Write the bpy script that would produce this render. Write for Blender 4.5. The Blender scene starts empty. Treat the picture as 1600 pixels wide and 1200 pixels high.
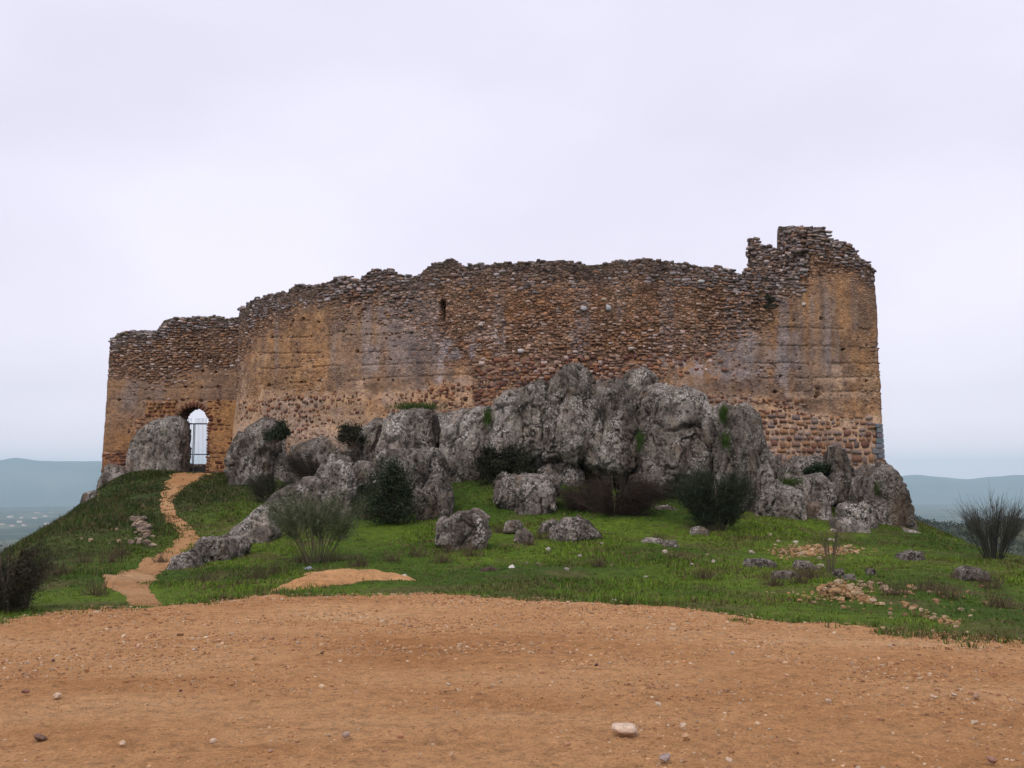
import bpy, math, random
import numpy as np
from mathutils import Matrix, Vector

random.seed(7)
RNG = np.random.default_rng(11)
R = math.radians
scene = bpy.context.scene
COL = scene.collection

# ------------------------------------------------------------------ camera
F = 35.0 / 36.0 * 1600.0          # focal length in photo pixels
HORIZON = 760.0
PITCH = math.atan((HORIZON - 600.0) / F)
EYE = 1.6
cam_d = bpy.data.cameras.new("camera")
cam_d.lens = 35.0
cam_d.sensor_width = 36.0
cam_d.clip_start = 0.1
cam_d.clip_end = 60000.0
cam = bpy.data.objects.new("camera", cam_d)
cam.location = (0, 0, EYE)
cam.rotation_euler = (math.pi / 2 + PITCH, 0, 0)
COL.objects.link(cam)
scene.camera = cam

# ------------------------------------------------------------------ world: overcast sky
SUN_EL, SUN_AZ = R(52), R(205)     # azimuth clockwise from +Y (behind the camera, a little left)
world = bpy.data.worlds.new("World")
scene.world = world
world.use_nodes = True
wn, wl = world.node_tree.nodes, world.node_tree.links
wn.clear()
w_out = wn.new("ShaderNodeOutputWorld")
w_bg = wn.new("ShaderNodeBackground")
w_sky = wn.new("ShaderNodeTexSky")
w_sky.sky_type = 'NISHITA'
w_sky.sun_disc = False
w_sky.sun_elevation = SUN_EL
w_sky.sun_rotation = SUN_AZ
w_tc = wn.new("ShaderNodeTexCoord")
w_map = wn.new("ShaderNodeMapping")
w_map.inputs['Scale'].default_value = (1.0, 1.0, 2.2)
w_no = wn.new("ShaderNodeTexNoise")
w_no.inputs['Scale'].default_value = 1.9
w_no.inputs['Detail'].default_value = 4
w_no.inputs['Roughness'].default_value = 0.45
w_ramp = wn.new("ShaderNodeValToRGB")
w_ramp.color_ramp.elements[0].position = 0.32
w_ramp.color_ramp.elements[0].color = (8.2, 7.9, 9.3, 1)
w_ramp.color_ramp.elements[1].position = 0.68
w_ramp.color_ramp.elements[1].color = (10.2, 9.85, 11.5, 1)
w_mix = wn.new("ShaderNodeMix")
w_mix.data_type = 'RGBA'
w_mix.inputs[0].default_value = 0.93       # cloud cover
wl.new(w_tc.outputs['Generated'], w_map.inputs['Vector'])
wl.new(w_map.outputs['Vector'], w_no.inputs['Vector'])
wl.new(w_no.outputs['Fac'], w_ramp.inputs['Fac'])
# thinner, slightly rosy cloud low over the horizon
w_sep = wn.new("ShaderNodeSeparateXYZ")
wl.new(w_tc.outputs['Generated'], w_sep.inputs[0])
w_hr = wn.new("ShaderNodeValToRGB")
w_hr.color_ramp.elements[0].position = 0.0
w_hr.color_ramp.elements[0].color = (1.55, 1.42, 1.28, 1)
w_e = w_hr.color_ramp.elements.new(0.09)
w_e.color = (1.12, 1.09, 1.06, 1)
w_hr.color_ramp.elements[-1].position = 0.30
w_hr.color_ramp.elements[-1].color = (1, 1, 1, 1)
wl.new(w_sep.outputs['Z'], w_hr.inputs['Fac'])
w_mul = wn.new("ShaderNodeMix")
w_mul.data_type = 'RGBA'
w_mul.blend_type = 'MULTIPLY'
w_mul.inputs[0].default_value = 1.0
wl.new(w_ramp.outputs['Color'], w_mul.inputs[6])
wl.new(w_hr.outputs['Color'], w_mul.inputs[7])
wl.new(w_sky.outputs['Color'], w_mix.inputs[6])
wl.new(w_mul.outputs[2], w_mix.inputs[7])
wl.new(w_mix.outputs[2], w_bg.inputs['Color'])
w_bg.inputs['Strength'].default_value = 0.1
wl.new(w_bg.outputs['Background'], w_out.inputs['Surface'])

sun_d = bpy.data.lights.new("sun", 'SUN')
sun_d.energy = 1.5
sun_d.angle = R(18)
sun_d.color = (1.0, 0.95, 0.88)
sun = bpy.data.objects.new("sun", sun_d)
sd = Vector((math.sin(SUN_AZ) * math.cos(SUN_EL), math.cos(SUN_AZ) * math.cos(SUN_EL), math.sin(SUN_EL)))
sun.rotation_euler = sd.to_track_quat('Z', 'Y').to_euler()
sun.location = (0, -20, 60)
COL.objects.link(sun)

vs = scene.view_settings
vs.view_transform = 'Standard'
vs.look = 'None'
vs.exposure = 0.0
vs.gamma = 1.0
vs.use_curve_mapping = False
scene.render.engine = 'CYCLES'
scene.cycles.max_bounces = 6
scene.cycles.diffuse_bounces = 3
scene.cycles.volume_bounces = 1
scene.cycles.use_denoising = True

# ------------------------------------------------------------------ pixel <-> place
CA, SA = math.cos(PITCH), math.sin(PITCH)


def at(px, py, Y):
    """Point on the ray through photo pixel (px,py) at distance Y in front of the camera."""
    px, py, Y = np.asarray(px, float), np.asarray(py, float), np.asarray(Y, float)
    dx = (px - 800) / F
    dz = -(py - 600) / F
    t = Y / (CA - SA * dz)
    return np.stack([t * dx, Y + 0 * t, EYE + t * (SA + CA * dz)], -1)


def project(P):
    P = np.asarray(P, float)
    y, z = P[..., 1], P[..., 2] - EYE
    d = np.maximum(CA * y + SA * z, 1e-3)
    u = CA * z - SA * y
    return 800 + F * P[..., 0] / d, 600 - F * u / d


# ------------------------------------------------------------------ noise (numpy)
def _hash(ix, iy, iz, seed):
    h = (ix.astype(np.int64) * 374761393 + iy.astype(np.int64) * 668265263 + iz.astype(np.int64) * 2147483647 + seed * 974711) & 0xFFFFFFFF
    h = ((h ^ (h >> 13)) * 1274126177) & 0xFFFFFFFF
    h = ((h ^ (h >> 15)) * 2246822519) & 0xFFFFFFFF
    h = h ^ (h >> 16)
    return (h & 0xFFFFFF) / float(0xFFFFFF)


def vnoise(P, seed=0):
    P = np.asarray(P, float)
    I = np.floor(P).astype(np.int64)
    f = P - I
    f = f * f * f * (f * (f * 6 - 15) + 10)
    r = 0
    for a in (0, 1):
        wx = f[..., 0] if a else 1 - f[..., 0]
        for b in (0, 1):
            wy = f[..., 1] if b else 1 - f[..., 1]
            for c in (0, 1):
                wz = f[..., 2] if c else 1 - f[..., 2]
                r = r + wx * wy * wz * _hash(I[..., 0] + a, I[..., 1] + b, I[..., 2] + c, seed)
    return r * 2 - 1


def fbm(P, octv=4, seed=0, gain=0.5, lac=2.03):
    P = np.asarray(P, float)
    s, a, tot = 0, 1.0, 0
    for o in range(octv):
        s = s + a * vnoise(P * lac ** o + 17.3 * o, seed + o * 13)
        tot += a
        a *= gain
    return s / tot * 1.5


WOFF = [None]


def facet(cid, seed=1.0):
    """Tilted plane inside every worley cell: broken, angular faces."""
    o = WOFF[0]
    a, b = cid * 6.2832 * 7.0, (cid * 91.7 * seed) % 1.0
    return (o[..., 0] * np.cos(a) + o[..., 2] * np.sin(a)) * (0.5 + b) + o[..., 1] * (b - .5)


def worley(P, seed=0):
    P = np.asarray(P, float)
    I = np.floor(P).astype(np.int64)
    f1 = np.full(P.shape[:-1], 9.0)
    f2 = f1.copy()
    cid = np.zeros(P.shape[:-1])
    off = np.zeros(P.shape)
    for a in (-1, 0, 1):
        for b in (-1, 0, 1):
            for c in (-1, 0, 1):
                J = [I[..., 0] + a, I[..., 1] + b, I[..., 2] + c]
                q = [J[k] + _hash(J[0], J[1], J[2], seed + 31 * k + 1) for k in range(3)]
                d = np.sqrt(sum((q[k] - P[..., k]) ** 2 for k in range(3)))
                near = d < f1
                f2 = np.where(near, f1, np.minimum(f2, d))
                cid = np.where(near, _hash(J[0], J[1], J[2], seed + 777), cid)
                for k in range(3):
                    off[..., k] = np.where(near, P[..., k] - q[k], off[..., k])
                f1 = np.where(near, d, f1)
    WOFF[0] = off
    return f1, f2, cid


def sstep(a, b, x):
    t = np.clip((x - a) / (b - a), 0, 1)
    return t * t * (3 - 2 * t)


def lerp(a, b, t):
    t = np.asarray(t)[..., None]
    return np.asarray(a, float) * (1 - t) + np.asarray(b, float) * t


# ------------------------------------------------------------------ mesh helpers
def mesh_np(name, V, Fc, col=None, smooth=True, alpha=None):
    V = np.asarray(V, np.float32)
    Fc = np.asarray(Fc, np.int32)
    n, k = Fc.shape
    me = bpy.data.meshes.new(name)
    me.vertices.add(len(V))
    me.vertices.foreach_set("co", V.ravel())
    me.loops.add(n * k)
    me.loops.foreach_set("vertex_index", Fc.ravel())
    me.polygons.add(n)
    me.polygons.foreach_set("loop_start", np.arange(0, n * k, k, dtype=np.int32))
    me.polygons.foreach_set("loop_total", np.full(n, k, np.int32))
    me.polygons.foreach_set("use_smooth", np.full(n, smooth, bool))
    if col is not None:
        c = np.ones((len(V), 4), np.float32)
        c[:, :3] = np.clip(col, 0, 1)
        if alpha is not None:
            c[:, 3] = alpha
        at_ = me.color_attributes.new("Col", 'FLOAT_COLOR', 'POINT')
        at_.data.foreach_set("color", c.ravel())
    me.update(calc_edges=True)
    return me


def vnormals(V, Q):
    a, b, c, d = V[Q[:, 0]], V[Q[:, 1]], V[Q[:, 2]], V[Q[:, 3]]
    fn = np.cross(c - a, d - b)
    N = np.zeros_like(V)
    for k in range(4):
        np.add.at(N, Q[:, k], fn)
    return N / np.maximum(np.linalg.norm(N, axis=1, keepdims=True), 1e-9)


def link(name, me, mat=None, parent=None, loc=None):
    o = bpy.data.objects.new(name, me)
    COL.objects.link(o)
    if me is not None and mat is not None and not me.materials:
        me.materials.append(mat)
    if parent is not None:
        o.parent = parent
    if loc is not None:
        o.location = loc
    return o


def tag(o, label=None, cat=None, group=None, kind=None):
    if label:
        o["label"] = label
    if cat:
        o["category"] = cat
    if group:
        o["group"] = group
    if kind:
        o["kind"] = kind
    return o


def empty(name, loc, label, cat, group=None):
    o = bpy.data.objects.new(name, None)
    o.empty_display_size = 0.3
    COL.objects.link(o)
    o.location = loc
    return tag(o, label, cat, group)


def grid_quads(nu, nv):
    i, j = np.meshgrid(np.arange(nu - 1), np.arange(nv - 1), indexing='ij')
    a = i * nv + j
    return np.stack([a, a + nv, a + nv + 1, a + 1], -1).reshape(-1, 4)


def cube_sphere(n):
    """Unit-sphere vertices and quads of a welded n-per-edge cube sphere."""
    lin = np.tan(np.linspace(-1, 1, n + 1) * math.pi / 4)
    idx, V, Q = {}, [], []
    for ax in range(3):
        for sg in (-1, 1):
            loc = np.zeros((n + 1, n + 1), int)
            for i in range(n + 1):
                for j in range(n + 1):
                    p = [0, 0, 0]
                    p[ax] = sg * n
                    p[(ax + 1) % 3] = 2 * i - n
                    p[(ax + 2) % 3] = 2 * j - n
                    key = tuple(p)
                    k = idx.get(key)
                    if k is None:
                        k = len(V)
                        idx[key] = k
                        v = [0, 0, 0]
                        v[ax] = sg
                        v[(ax + 1) % 3] = lin[i]
                        v[(ax + 2) % 3] = lin[j]
                        V.append(v)
                    loc[i, j] = k
            for i in range(n):
                for j in range(n):
                    q = [loc[i, j], loc[i + 1, j], loc[i + 1, j + 1], loc[i, j + 1]]
                    Q.append(q if sg > 0 else q[::-1])
    V = np.array(V, float)
    V /= np.linalg.norm(V, axis=1, keepdims=True)
    return V, np.array(Q)


_CS = {}


def csphere(n):
    if n not in _CS:
        _CS[n] = cube_sphere(n)
    return _CS[n]


def box_vf(lo, hi):
    x0, y0, z0 = lo
    x1, y1, z1 = hi
    V = np.array([[x0, y0, z0], [x1, y0, z0], [x1, y1, z0], [x0, y1, z0], [x0, y0, z1], [x1, y0, z1], [x1, y1, z1], [x0, y1, z1]], float)
    Q = np.array([[0, 3, 2, 1], [4, 5, 6, 7], [0, 1, 5, 4], [1, 2, 6, 5], [2, 3, 7, 6], [3, 0, 4, 7]])
    return V, Q


# ------------------------------------------------------------------ materials
class M:
    def __init__(s, name, rough=0.9, spec=0.25):
        s.m = bpy.data.materials.new(name)
        s.m.use_nodes = True
        s.t = s.m.node_tree
        s.b = s.t.nodes["Principled BSDF"]
        s.b.inputs['Roughness'].default_value = rough
        s.b.inputs['Specular IOR Level'].default_value = spec

    def n(s, typ, **kw):
        nd = s.t.nodes.new(typ)
        for k, v in kw.items():
            if k in nd.inputs:
                nd.inputs[k].default_value = v
            else:
                setattr(nd, k, v)
        return nd

    def l(s, a, b):
        s.t.links.new(a, b)

    def coord(s, scale=(1, 1, 1), src='Object'):
        if src == 'World':
            g = s.n("ShaderNodeNewGeometry").outputs['Position']
        else:
            g = s.n("ShaderNodeTexCoord").outputs['Object']
        mp = s.n("ShaderNodeMapping")
        mp.inputs['Scale'].default_value = scale
        s.l(g, mp.inputs['Vector'])
        return mp.outputs['Vector']

    def noise(s, vec, scale, detail=4, rough=0.55, dist=0.0):
        nd = s.n("ShaderNodeTexNoise")
        nd.inputs['Scale'].default_value = scale
        nd.inputs['Detail'].default_value = detail
        nd.inputs['Roughness'].default_value = rough
        nd.inputs['Distortion'].default_value = dist
        s.l(vec, nd.inputs['Vector'])
        return nd.outputs['Fac']

    def voro(s, vec, scale, feature='F1'):
        nd = s.n("ShaderNodeTexVoronoi")
        nd.feature = feature
        nd.inputs['Scale'].default_value = scale
        s.l(vec, nd.inputs['Vector'])
        return nd.outputs['Distance']

    def ramp(s, fac, stops):
        nd = s.n("ShaderNodeValToRGB")
        cr = nd.color_ramp
        while len(cr.elements) < len(stops):
            cr.elements.new(0.5)
        for e, (p, c) in zip(cr.elements, stops):
            e.position = p
            e.color = (c, c, c, 1) if not hasattr(c, '__len__') else (*c[:3], 1)
        s.l(fac, nd.inputs['Fac'])
        return nd.outputs['Color']

    def mix(s, fac, a, b, mode='MIX'):
        nd = s.n("ShaderNodeMix")
        nd.data_type = 'RGBA'
        nd.blend_type = mode
        for src, i in ((fac, 0), (a, 6), (b, 7)):
            if hasattr(src, 'is_output'):
                s.l(src, nd.inputs[i])
            elif i == 0:
                nd.inputs[0].default_value = src
            else:
                nd.inputs[i].default_value = (*src[:3], 1)
        return nd.outputs[2]

    def bump(s, h, strength=0.5, dist=0.02, prev=None):
        nd = s.n("ShaderNodeBump")
        nd.inputs['Strength'].default_value = strength
        nd.inputs['Distance'].default_value = dist
        s.l(h, nd.inputs['Height'])
        if prev is not None:
            s.l(prev, nd.inputs['Normal'])
        return nd.outputs['Normal']

    def done(s, col=None, normal=None):
        if col is not None:
            if hasattr(col, 'is_output'):
                s.l(col, s.b.inputs['Base Color'])
            else:
                s.b.inputs['Base Color'].default_value = (*col, 1)
        if normal is not None:
            s.l(normal, s.b.inputs['Normal'])
        return s.m

    def attr(s):
        return s.n("ShaderNodeVertexColor", layer_name="Col")


def mat_wall():
    m = M("ruin_wall", 0.95, 0.15)
    v = m.coord()
    at_ = m.attr()
    c = m.mix(1.0, at_.outputs['Color'], (1.13, 1.07, 1.12), 'MULTIPLY')
    rubble = at_.outputs['Alpha']
    n0 = m.noise(v, 2.6, 6, 0.7, 0.3)
    n1 = m.noise(v, 8, 7, 0.72)
    n2 = m.noise(v, 30, 4, 0.75)
    c = m.mix(1.0, c, m.ramp(n0, [(0.3, (0.62, 0.62, 0.66)), (0.5, (0.98, 0.98, 0.98)), (0.7, (1.25, 1.18, 1.05))]), 'MULTIPLY')
    c = m.mix(1.0, c, m.ramp(n1, [(0.28, 0.45), (0.5, 1.0), (0.72, 1.4)]), 'MULTIPLY')
    c = m.mix(1.0, c, m.ramp(n2, [(0.3, 0.6), (0.52, 1.05), (0.72, 1.3)]), 'MULTIPLY')
    # small rubble set in the mortar: cells flatter than wide
    vr = m.coord((5.2, 5.2, 9.5))
    wv = m.n("ShaderNodeVectorMath", operation='ADD')
    nz = m.n("ShaderNodeTexNoise")
    nz.inputs['Scale'].default_value = 3.0
    m.l(v, nz.inputs['Vector'])
    m.l(vr, wv.inputs[0])
    m.l(nz.outputs['Color'], wv.inputs[1])
    vc = m.n("ShaderNodeTexVoronoi")
    vc.inputs['Scale'].default_value = 1.0
    m.l(wv.outputs[0], vc.inputs['Vector'])
    ve = m.n("ShaderNodeTexVoronoi")
    ve.feature = 'DISTANCE_TO_EDGE'
    ve.inputs['Scale'].default_value = 1.0
    m.l(wv.outputs[0], ve.inputs['Vector'])
    cell = m.ramp(vc.outputs['Color'], [(0.15, (0.55, 0.52, 0.5)), (0.45, (0.95, 0.9, 0.86)), (0.75, (1.2, 1.1, 1.0)), (0.93, (1.75, 1.7, 1.65))])
    cell = m.mix(1.0, cell, m.ramp(ve.outputs['Distance'], [(0.0, 0.42), (0.09, 1.0)]), 'MULTIPLY')
    c = m.mix(rubble, c, m.mix(1.0, c, cell, 'MULTIPLY'))
    # pits and lost pebbles in the rammed earth
    vp = m.coord((3.2, 3.2, 5.5))
    pits = m.ramp(m.voro(vp, 1.6), [(0.05, 0.25), (0.17, 1.0)])
    pm = m.ramp(m.noise(v, 1.4, 4, 0.6), [(0.42, 0.0), (0.55, 0.95)])
    c = m.mix(pm, c, m.mix(1.0, c, pits, 'MULTIPLY'))
    nr = m.bump(n1, 0.9, 0.06)
    nr = m.bump(n2, 0.8, 0.03, nr)
    eb = m.mix(rubble, (0.5, 0.5, 0.5), m.ramp(ve.outputs['Distance'], [(0.0, 0.0), (0.16, 1.0)]))
    nr = m.bump(eb, 0.8, 0.06, nr)
    nr = m.bump(pits, 0.6, 0.03, nr)
    return m.done(c, nr)


def mat_stone(name, per_object, lich=0.5):
    m = M(name, 0.92, 0.2)
    v = m.coord(src='World')
    c = m.n("ShaderNodeObjectInfo").outputs['Color'] if per_object else m.attr().outputs['Color']
    n1 = m.noise(v, 14, 5, 0.65)
    n2 = m.noise(v, 45, 3, 0.7)
    c = m.mix(1.0, c, m.ramp(n1, [(0.25, 0.55), (0.5, 1.0), (0.75, 1.35)]), 'MULTIPLY')
    c = m.mix(1.0, c, m.ramp(n2, [(0.3, 0.75), (0.7, 1.2)]), 'MULTIPLY')
    nr = m.bump(n1, 0.7, 0.03)
    nr = m.bump(n2, 0.5, 0.012, nr)
    return m.done(c, nr)


def mat_rock():
    m = M("lichen_rock", 0.93, 0.2)
    v = m.coord((1, 1, 0.42), 'World')
    v1 = m.coord((1, 1, 1), 'World')
    rnd = m.n("ShaderNodeObjectInfo").outputs['Random']
    big = m.noise(v, 0.9, 5, 0.6, 0.3)
    mid = m.noise(v, 4.2, 7, 0.68, 0.4)
    fine = m.noise(v1, 17, 5, 0.7)
    vfine = m.noise(v1, 55, 3, 0.7)
    base = m.ramp(big, [(0.3, (0.125, 0.098, 0.078)), (0.5, (0.20, 0.168, 0.14)), (0.7, (0.255, 0.23, 0.205))])
    base = m.mix(1.0, base, m.ramp(mid, [(0.36, 0.24), (0.48, 0.8), (0.62, 1.35)]), 'MULTIPLY')
    # pale crustose lichen in blotches
    lm = m.ramp(fine, [(0.49, 0.0), (0.56, 1.0)])
    lmask = m.mix(1.0, lm, m.ramp(m.noise(v1, 1.6, 5, 0.65), [(0.43, 0.0), (0.58, 1.0)]), 'MULTIPLY')
    base = m.mix(lmask, base, (0.50, 0.47, 0.43))
    # black lichen spots
    dm = m.ramp(m.noise(v1, 7.5, 6, 0.72), [(0.53, 0.0), (0.60, 0.95)])
    base = m.mix(dm, base, (0.035, 0.031, 0.027))
    # rusty and olive tinges
    rm = m.ramp(m.noise(v, 1.3, 3, 0.5, 0.5), [(0.58, 0.0), (0.75, 0.45)])
    base = m.mix(rm, base, (0.20, 0.115, 0.06))
    om = m.ramp(m.noise(v1, 1.9, 3, 0.6, 0.2), [(0.62, 0.0), (0.78, 0.5)])
    base = m.mix(om, base, (0.10, 0.11, 0.05))
    base = m.mix(1.0, base, m.ramp(m.noise(v, 0.55, 4, 0.6, 0.6), [(0.36, (0.50, 0.47, 0.44)), (0.52, (1.0, 0.98, 0.95)), (0.66, (1.32, 1.30, 1.27))]), 'MULTIPLY')
    base = m.mix(1.0, base, m.ramp(vfine, [(0.3, 0.78), (0.7, 1.2)]), 'MULTIPLY')
    base = m.mix(1.0, base, m.ramp(rnd, [(0.0, 0.84), (1.0, 1.18)]), 'MULTIPLY')
    nr = m.bump(mid, 0.7, 0.10)
    nr = m.bump(fine, 0.9, 0.06, nr)
    nr = m.bump(vfine, 0.6, 0.02, nr)
    return m.done(base, nr)


def mat_ground():
    m = M("turf", 0.95, 0.1)
    at_ = m.attr()
    v = m.coord((1, 1, 1), 'World')
    near = m.mix(1.0, at_.outputs['Color'], m.ramp(m.noise(v, 5, 6, 0.7), [(0.3, 0.5), (0.7, 1.35)]), 'MULTIPLY')
    vf = m.coord((1, 1, 0.2), 'World')
    f1 = m.noise(vf, 0.0025, 8, 0.68, 0.6)
    far = m.ramp(f1, [(0.36, (0.03, 0.045, 0.022)), (0.47, (0.05, 0.065, 0.03)), (0.53, (0.12, 0.115, 0.06)), (0.62, (0.16, 0.15, 0.085)), (0.72, (0.07, 0.09, 0.035))])
    f2 = m.noise(vf, 0.03, 5, 0.75)
    far = m.mix(1.0, far, m.ramp(f2, [(0.35, 0.35), (0.55, 1.0), (0.7, 1.35)]), 'MULTIPLY')
    c = m.mix(at_.outputs['Alpha'], far, near)
    nr = m.bump(m.noise(v, 11, 5, 0.7), 0.7, 0.05)
    return m.done(c, nr)


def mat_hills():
    m = M("far_hill_hazed_scrub", 0.95, 0.1)
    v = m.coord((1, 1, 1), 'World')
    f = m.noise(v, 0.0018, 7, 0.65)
    c = m.ramp(f, [(0.35, (0.07, 0.09, 0.07)), (0.55, (0.11, 0.13, 0.10)), (0.7, (0.17, 0.17, 0.13))])  # scrub tones paled, so the colour carries haze the volume leaves out
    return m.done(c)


def mat_dirt():
    m = M("ochre_dirt", 0.95, 0.12)
    v = m.coord((1, 1, 1), 'World')
    vs_ = m.coord((0.45, 1.0, 1), 'World')
    big = m.noise(vs_, 0.55, 5, 0.6, 0.3)
    c = m.ramp(big, [(0.27, (0.48, 0.222, 0.083)), (0.45, (0.62, 0.318, 0.134)), (0.58, (0.69, 0.378, 0.173)), (0.74, (0.76, 0.48, 0.255))])
    mid = m.noise(v, 7, 7, 0.7)
    c = m.mix(1.0, c, m.ramp(mid, [(0.3, 0.68), (0.48, 1.02), (0.72, 1.24)]), 'MULTIPLY')
    fine = m.noise(v, 60, 5, 0.75)
    c = m.mix(1.0, c, m.ramp(fine, [(0.32, 0.38), (0.44, 0.95), (0.6, 1.08), (0.72, 1.4)]), 'MULTIPLY')
    gr2 = m.noise(v, 24, 5, 0.8)
    c = m.mix(1.0, c, m.ramp(gr2, [(0.32, 0.5), (0.45, 0.98), (0.6, 1.08), (0.72, 1.3)]), 'MULTIPLY')
    g = m.ramp(m.voro(v, 38), [(0.05, 1.0), (0.16, 0.0)])
    gm = m.mix(1.0, g, m.ramp(m.noise(v, 12, 3, 0.6), [(0.5, 0.0), (0.6, 0.7)]), 'MULTIPLY')
    c = m.mix(gm, c, (0.50, 0.37, 0.26))
    nr = m.bump(mid, 0.7, 0.035)
    nr = m.bump(gr2, 1.0, 0.045, nr)
    nr = m.bump(fine, 1.0, 0.022, nr)
    return m.done(c, nr)


def mat_path():
    m = mat_dirt().copy()
    m.name = "trodden_path"
    nt = m.node_tree
    b = nt.nodes["Principled BSDF"]
    src = b.inputs['Base Color'].links[0].from_socket
    mx = nt.nodes.new("ShaderNodeMix")
    mx.data_type = 'RGBA'
    mx.blend_type = 'MULTIPLY'
    mx.inputs[0].default_value = 1.0
    mx.inputs[7].default_value = (.80, .82, .84, 1)
    nt.links.new(src, mx.inputs[6])
    nt.links.new(mx.outputs[2], b.inputs['Base Color'])
    return m


def mat_leaf(name, tint=(1, 1, 1), rough=0.6, transl=0.15):
    m = M(name, rough, 0.25)
    c = m.mix(1.0, m.attr().outputs['Color'], tint, 'MULTIPLY')
    m.b.inputs['Transmission Weight'].default_value = 0.0
    m.l(c, m.b.inputs['Base Color'])
    tr = m.n("ShaderNodeBsdfTranslucent")
    m.l(c, tr.inputs['Color'])
    mx = m.n("ShaderNodeMixShader")
    mx.inputs[0].default_value = transl
    out = m.t.nodes["Material Output"]
    m.l(m.b.outputs[0], mx.inputs[1])
    m.l(tr.outputs[0], mx.inputs[2])
    m.l(mx.outputs[0], out.inputs['Surface'])
    return m.m


def mat_iron():
    m = M("dark_iron", 0.55, 0.5)
    v = m.coord()
    c = m.ramp(m.noise(v, 12, 4, 0.6), [(0.4, (0.012, 0.011, 0.012)), (0.7, (0.03, 0.022, 0.018))])
    return m.done(c, m.bump(m.noise(v, 60, 3), 0.3, 0.003))


def mat_plain(name, c1, c2, scale=8, rough=0.9):
    m = M(name, rough, 0.2)
    v = m.coord(src='World')
    n = m.noise(v, scale, 5, 0.65)
    return m.done(m.ramp(n, [(0.3, c1), (0.7, c2)]), m.bump(n, 0.5, 0.02))


MAT_WALL = mat_wall()
MAT_STONE = mat_stone("rubble_stone", False)
MAT_STONE_OBJ = mat_stone("single_stone", True)
MAT_ROCK = mat_rock()
MAT_GROUND = mat_ground()
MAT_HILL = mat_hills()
MAT_DIRT = mat_dirt()
MAT_LEAF = mat_leaf("foliage")
MAT_GRASS = mat_leaf("grass_blades", (1, 1, 1), 0.7, 0.2)
MAT_IRON = mat_iron()
MAT_TWIG = mat_leaf("twigs", (1, 1, 1), 0.85, 0.0)

# ------------------------------------------------------------------ terrain
# (photo px, photo py, distance) of turf points; distances follow from the slope between the
# dirt lot (level with the feet) and the sill of the gate.
CTRL = [(230, 948, 0), (400, 930, 0), (560, 928, 0), (700, 928, 0), (850, 934, 0), (1000, 945, 0), (1200, 965, 0), (1440, 985, 0), (1600, 996, 0), (100, 955, 0), (0, 963, 0),
        (500, 882, 20), (620, 822, 25.5), (720, 862, 21.5), (820, 800, 27.5), (890, 845, 23.5), (740, 752, 31), (950, 795, 28.2), (1100, 832, 25.5),
        (1200, 824, 27), (1300, 834, 27), (1400, 849, 26.5), (1440, 853, 26), (1500, 865, 24.5), (1560, 871, 24), (1600, 877, 23.5), (1640, 884, 22.5),
        (1320, 928, 16), (1500, 950, 13.8), (1530, 902, 18), (1250, 884, 20), (1420, 880, 20.5), (1000, 872, 20.5), (1120, 880, 19.5), (900, 905, 17.2), (800, 892, 18.6), (620, 905, 17),
        (430, 905, 17.5), (320, 880, 21), (250, 905, 18), (160, 915, 16.5), (60, 938, 14.0), (300, 850, 25), (265, 815, 29), (258, 785, 33), (270, 757, 38), (300, 741, 41.6),
        (0, 884, 19), (60, 842, 25), (100, 813, 30), (128, 797, 33.5), (165, 780, 37), (190, 745, 41), (100, 890, 20), (160, 850, 25), (200, 800, 31),
        (330, 790, 31.5), (340, 765, 36), (360, 835, 26), (420, 850, 24), (450, 800, 30), (1220, 790, 31), (1400, 800, 33),
        (1500, 930, 15.5), (1600, 930, 16)]
cp = []
for px, py, Y in CTRL:
    if Y == 0:
        Yg = 1.6 / ((py - 760) / F)
        cp.append(at(px, py, Yg * 0.998))
    else:
        cp.append(at(px, py, Y))
cp += [np.array(p, float) for p in [
    (0, -6, 0), (-14, -6, 0), (14, -6, 0), (-9, 6, 0), (9, 6, 0), (0, 6, 0), (0, 11, 0), (-15, 9, -.6), (15, 8, -.2), (-5, 11, 0), (5, 11, 0),
    (-13, 45, 2.1), (0, 37, 2.4), (8, 40, 2.4), (-6, 42, 2.2), (12, 44, 1.5), (-5, 55, .5), (5, 56, -.5), (-16, 52, -.5),
    (-15.5, 24, -3.0), (-19, 33, -3.2), (-22, 42, -4.5), (-24, 52, -7), (-17, 17, -3.2), (-25, 26, -7.5),
    (18, 30, -2.2), (17, 36, -2.6), (20, 24, -1.6), (22, 40, -5.5), (25, 30, -5), (17, 48, -3), (21, 17, -1.2), (24, 52, -8)]]
cp = np.array(cp)


def tps_fit(xy, z, lam=0.02):
    n = len(xy)
    d = np.linalg.norm(xy[:, None] - xy[None], axis=-1)
    K = np.where(d > 0, d * d * np.log(np.maximum(d, 1e-9)), 0) + np.eye(n) * lam
    Pm = np.c_[np.ones(n), xy]
    A = np.zeros((n + 3, n + 3))
    A[:n, :n], A[:n, n:], A[n:, :n] = K, Pm, Pm.T
    return np.linalg.solve(A, np.r_[z, 0, 0, 0])


TW = tps_fit(cp[:, :2], cp[:, 2], 0.6)


def tps(x, y):
    sh = np.shape(x)
    q = np.stack([np.ravel(x), np.ravel(y)], -1)
    out = np.empty(len(q))
    for s in range(0, len(q), 20000):
        d = np.linalg.norm(q[s:s + 20000, None] - cp[None, :, :2], axis=-1)
        out[s:s + 20000] = np.where(d > 0, d * d * np.log(np.maximum(d, 1e-9)), 0) @ TW[:-3] + TW[-3] + q[s:s + 20000] @ TW[-2:]
    return out.reshape(sh)


PLAIN = -135.0


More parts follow.
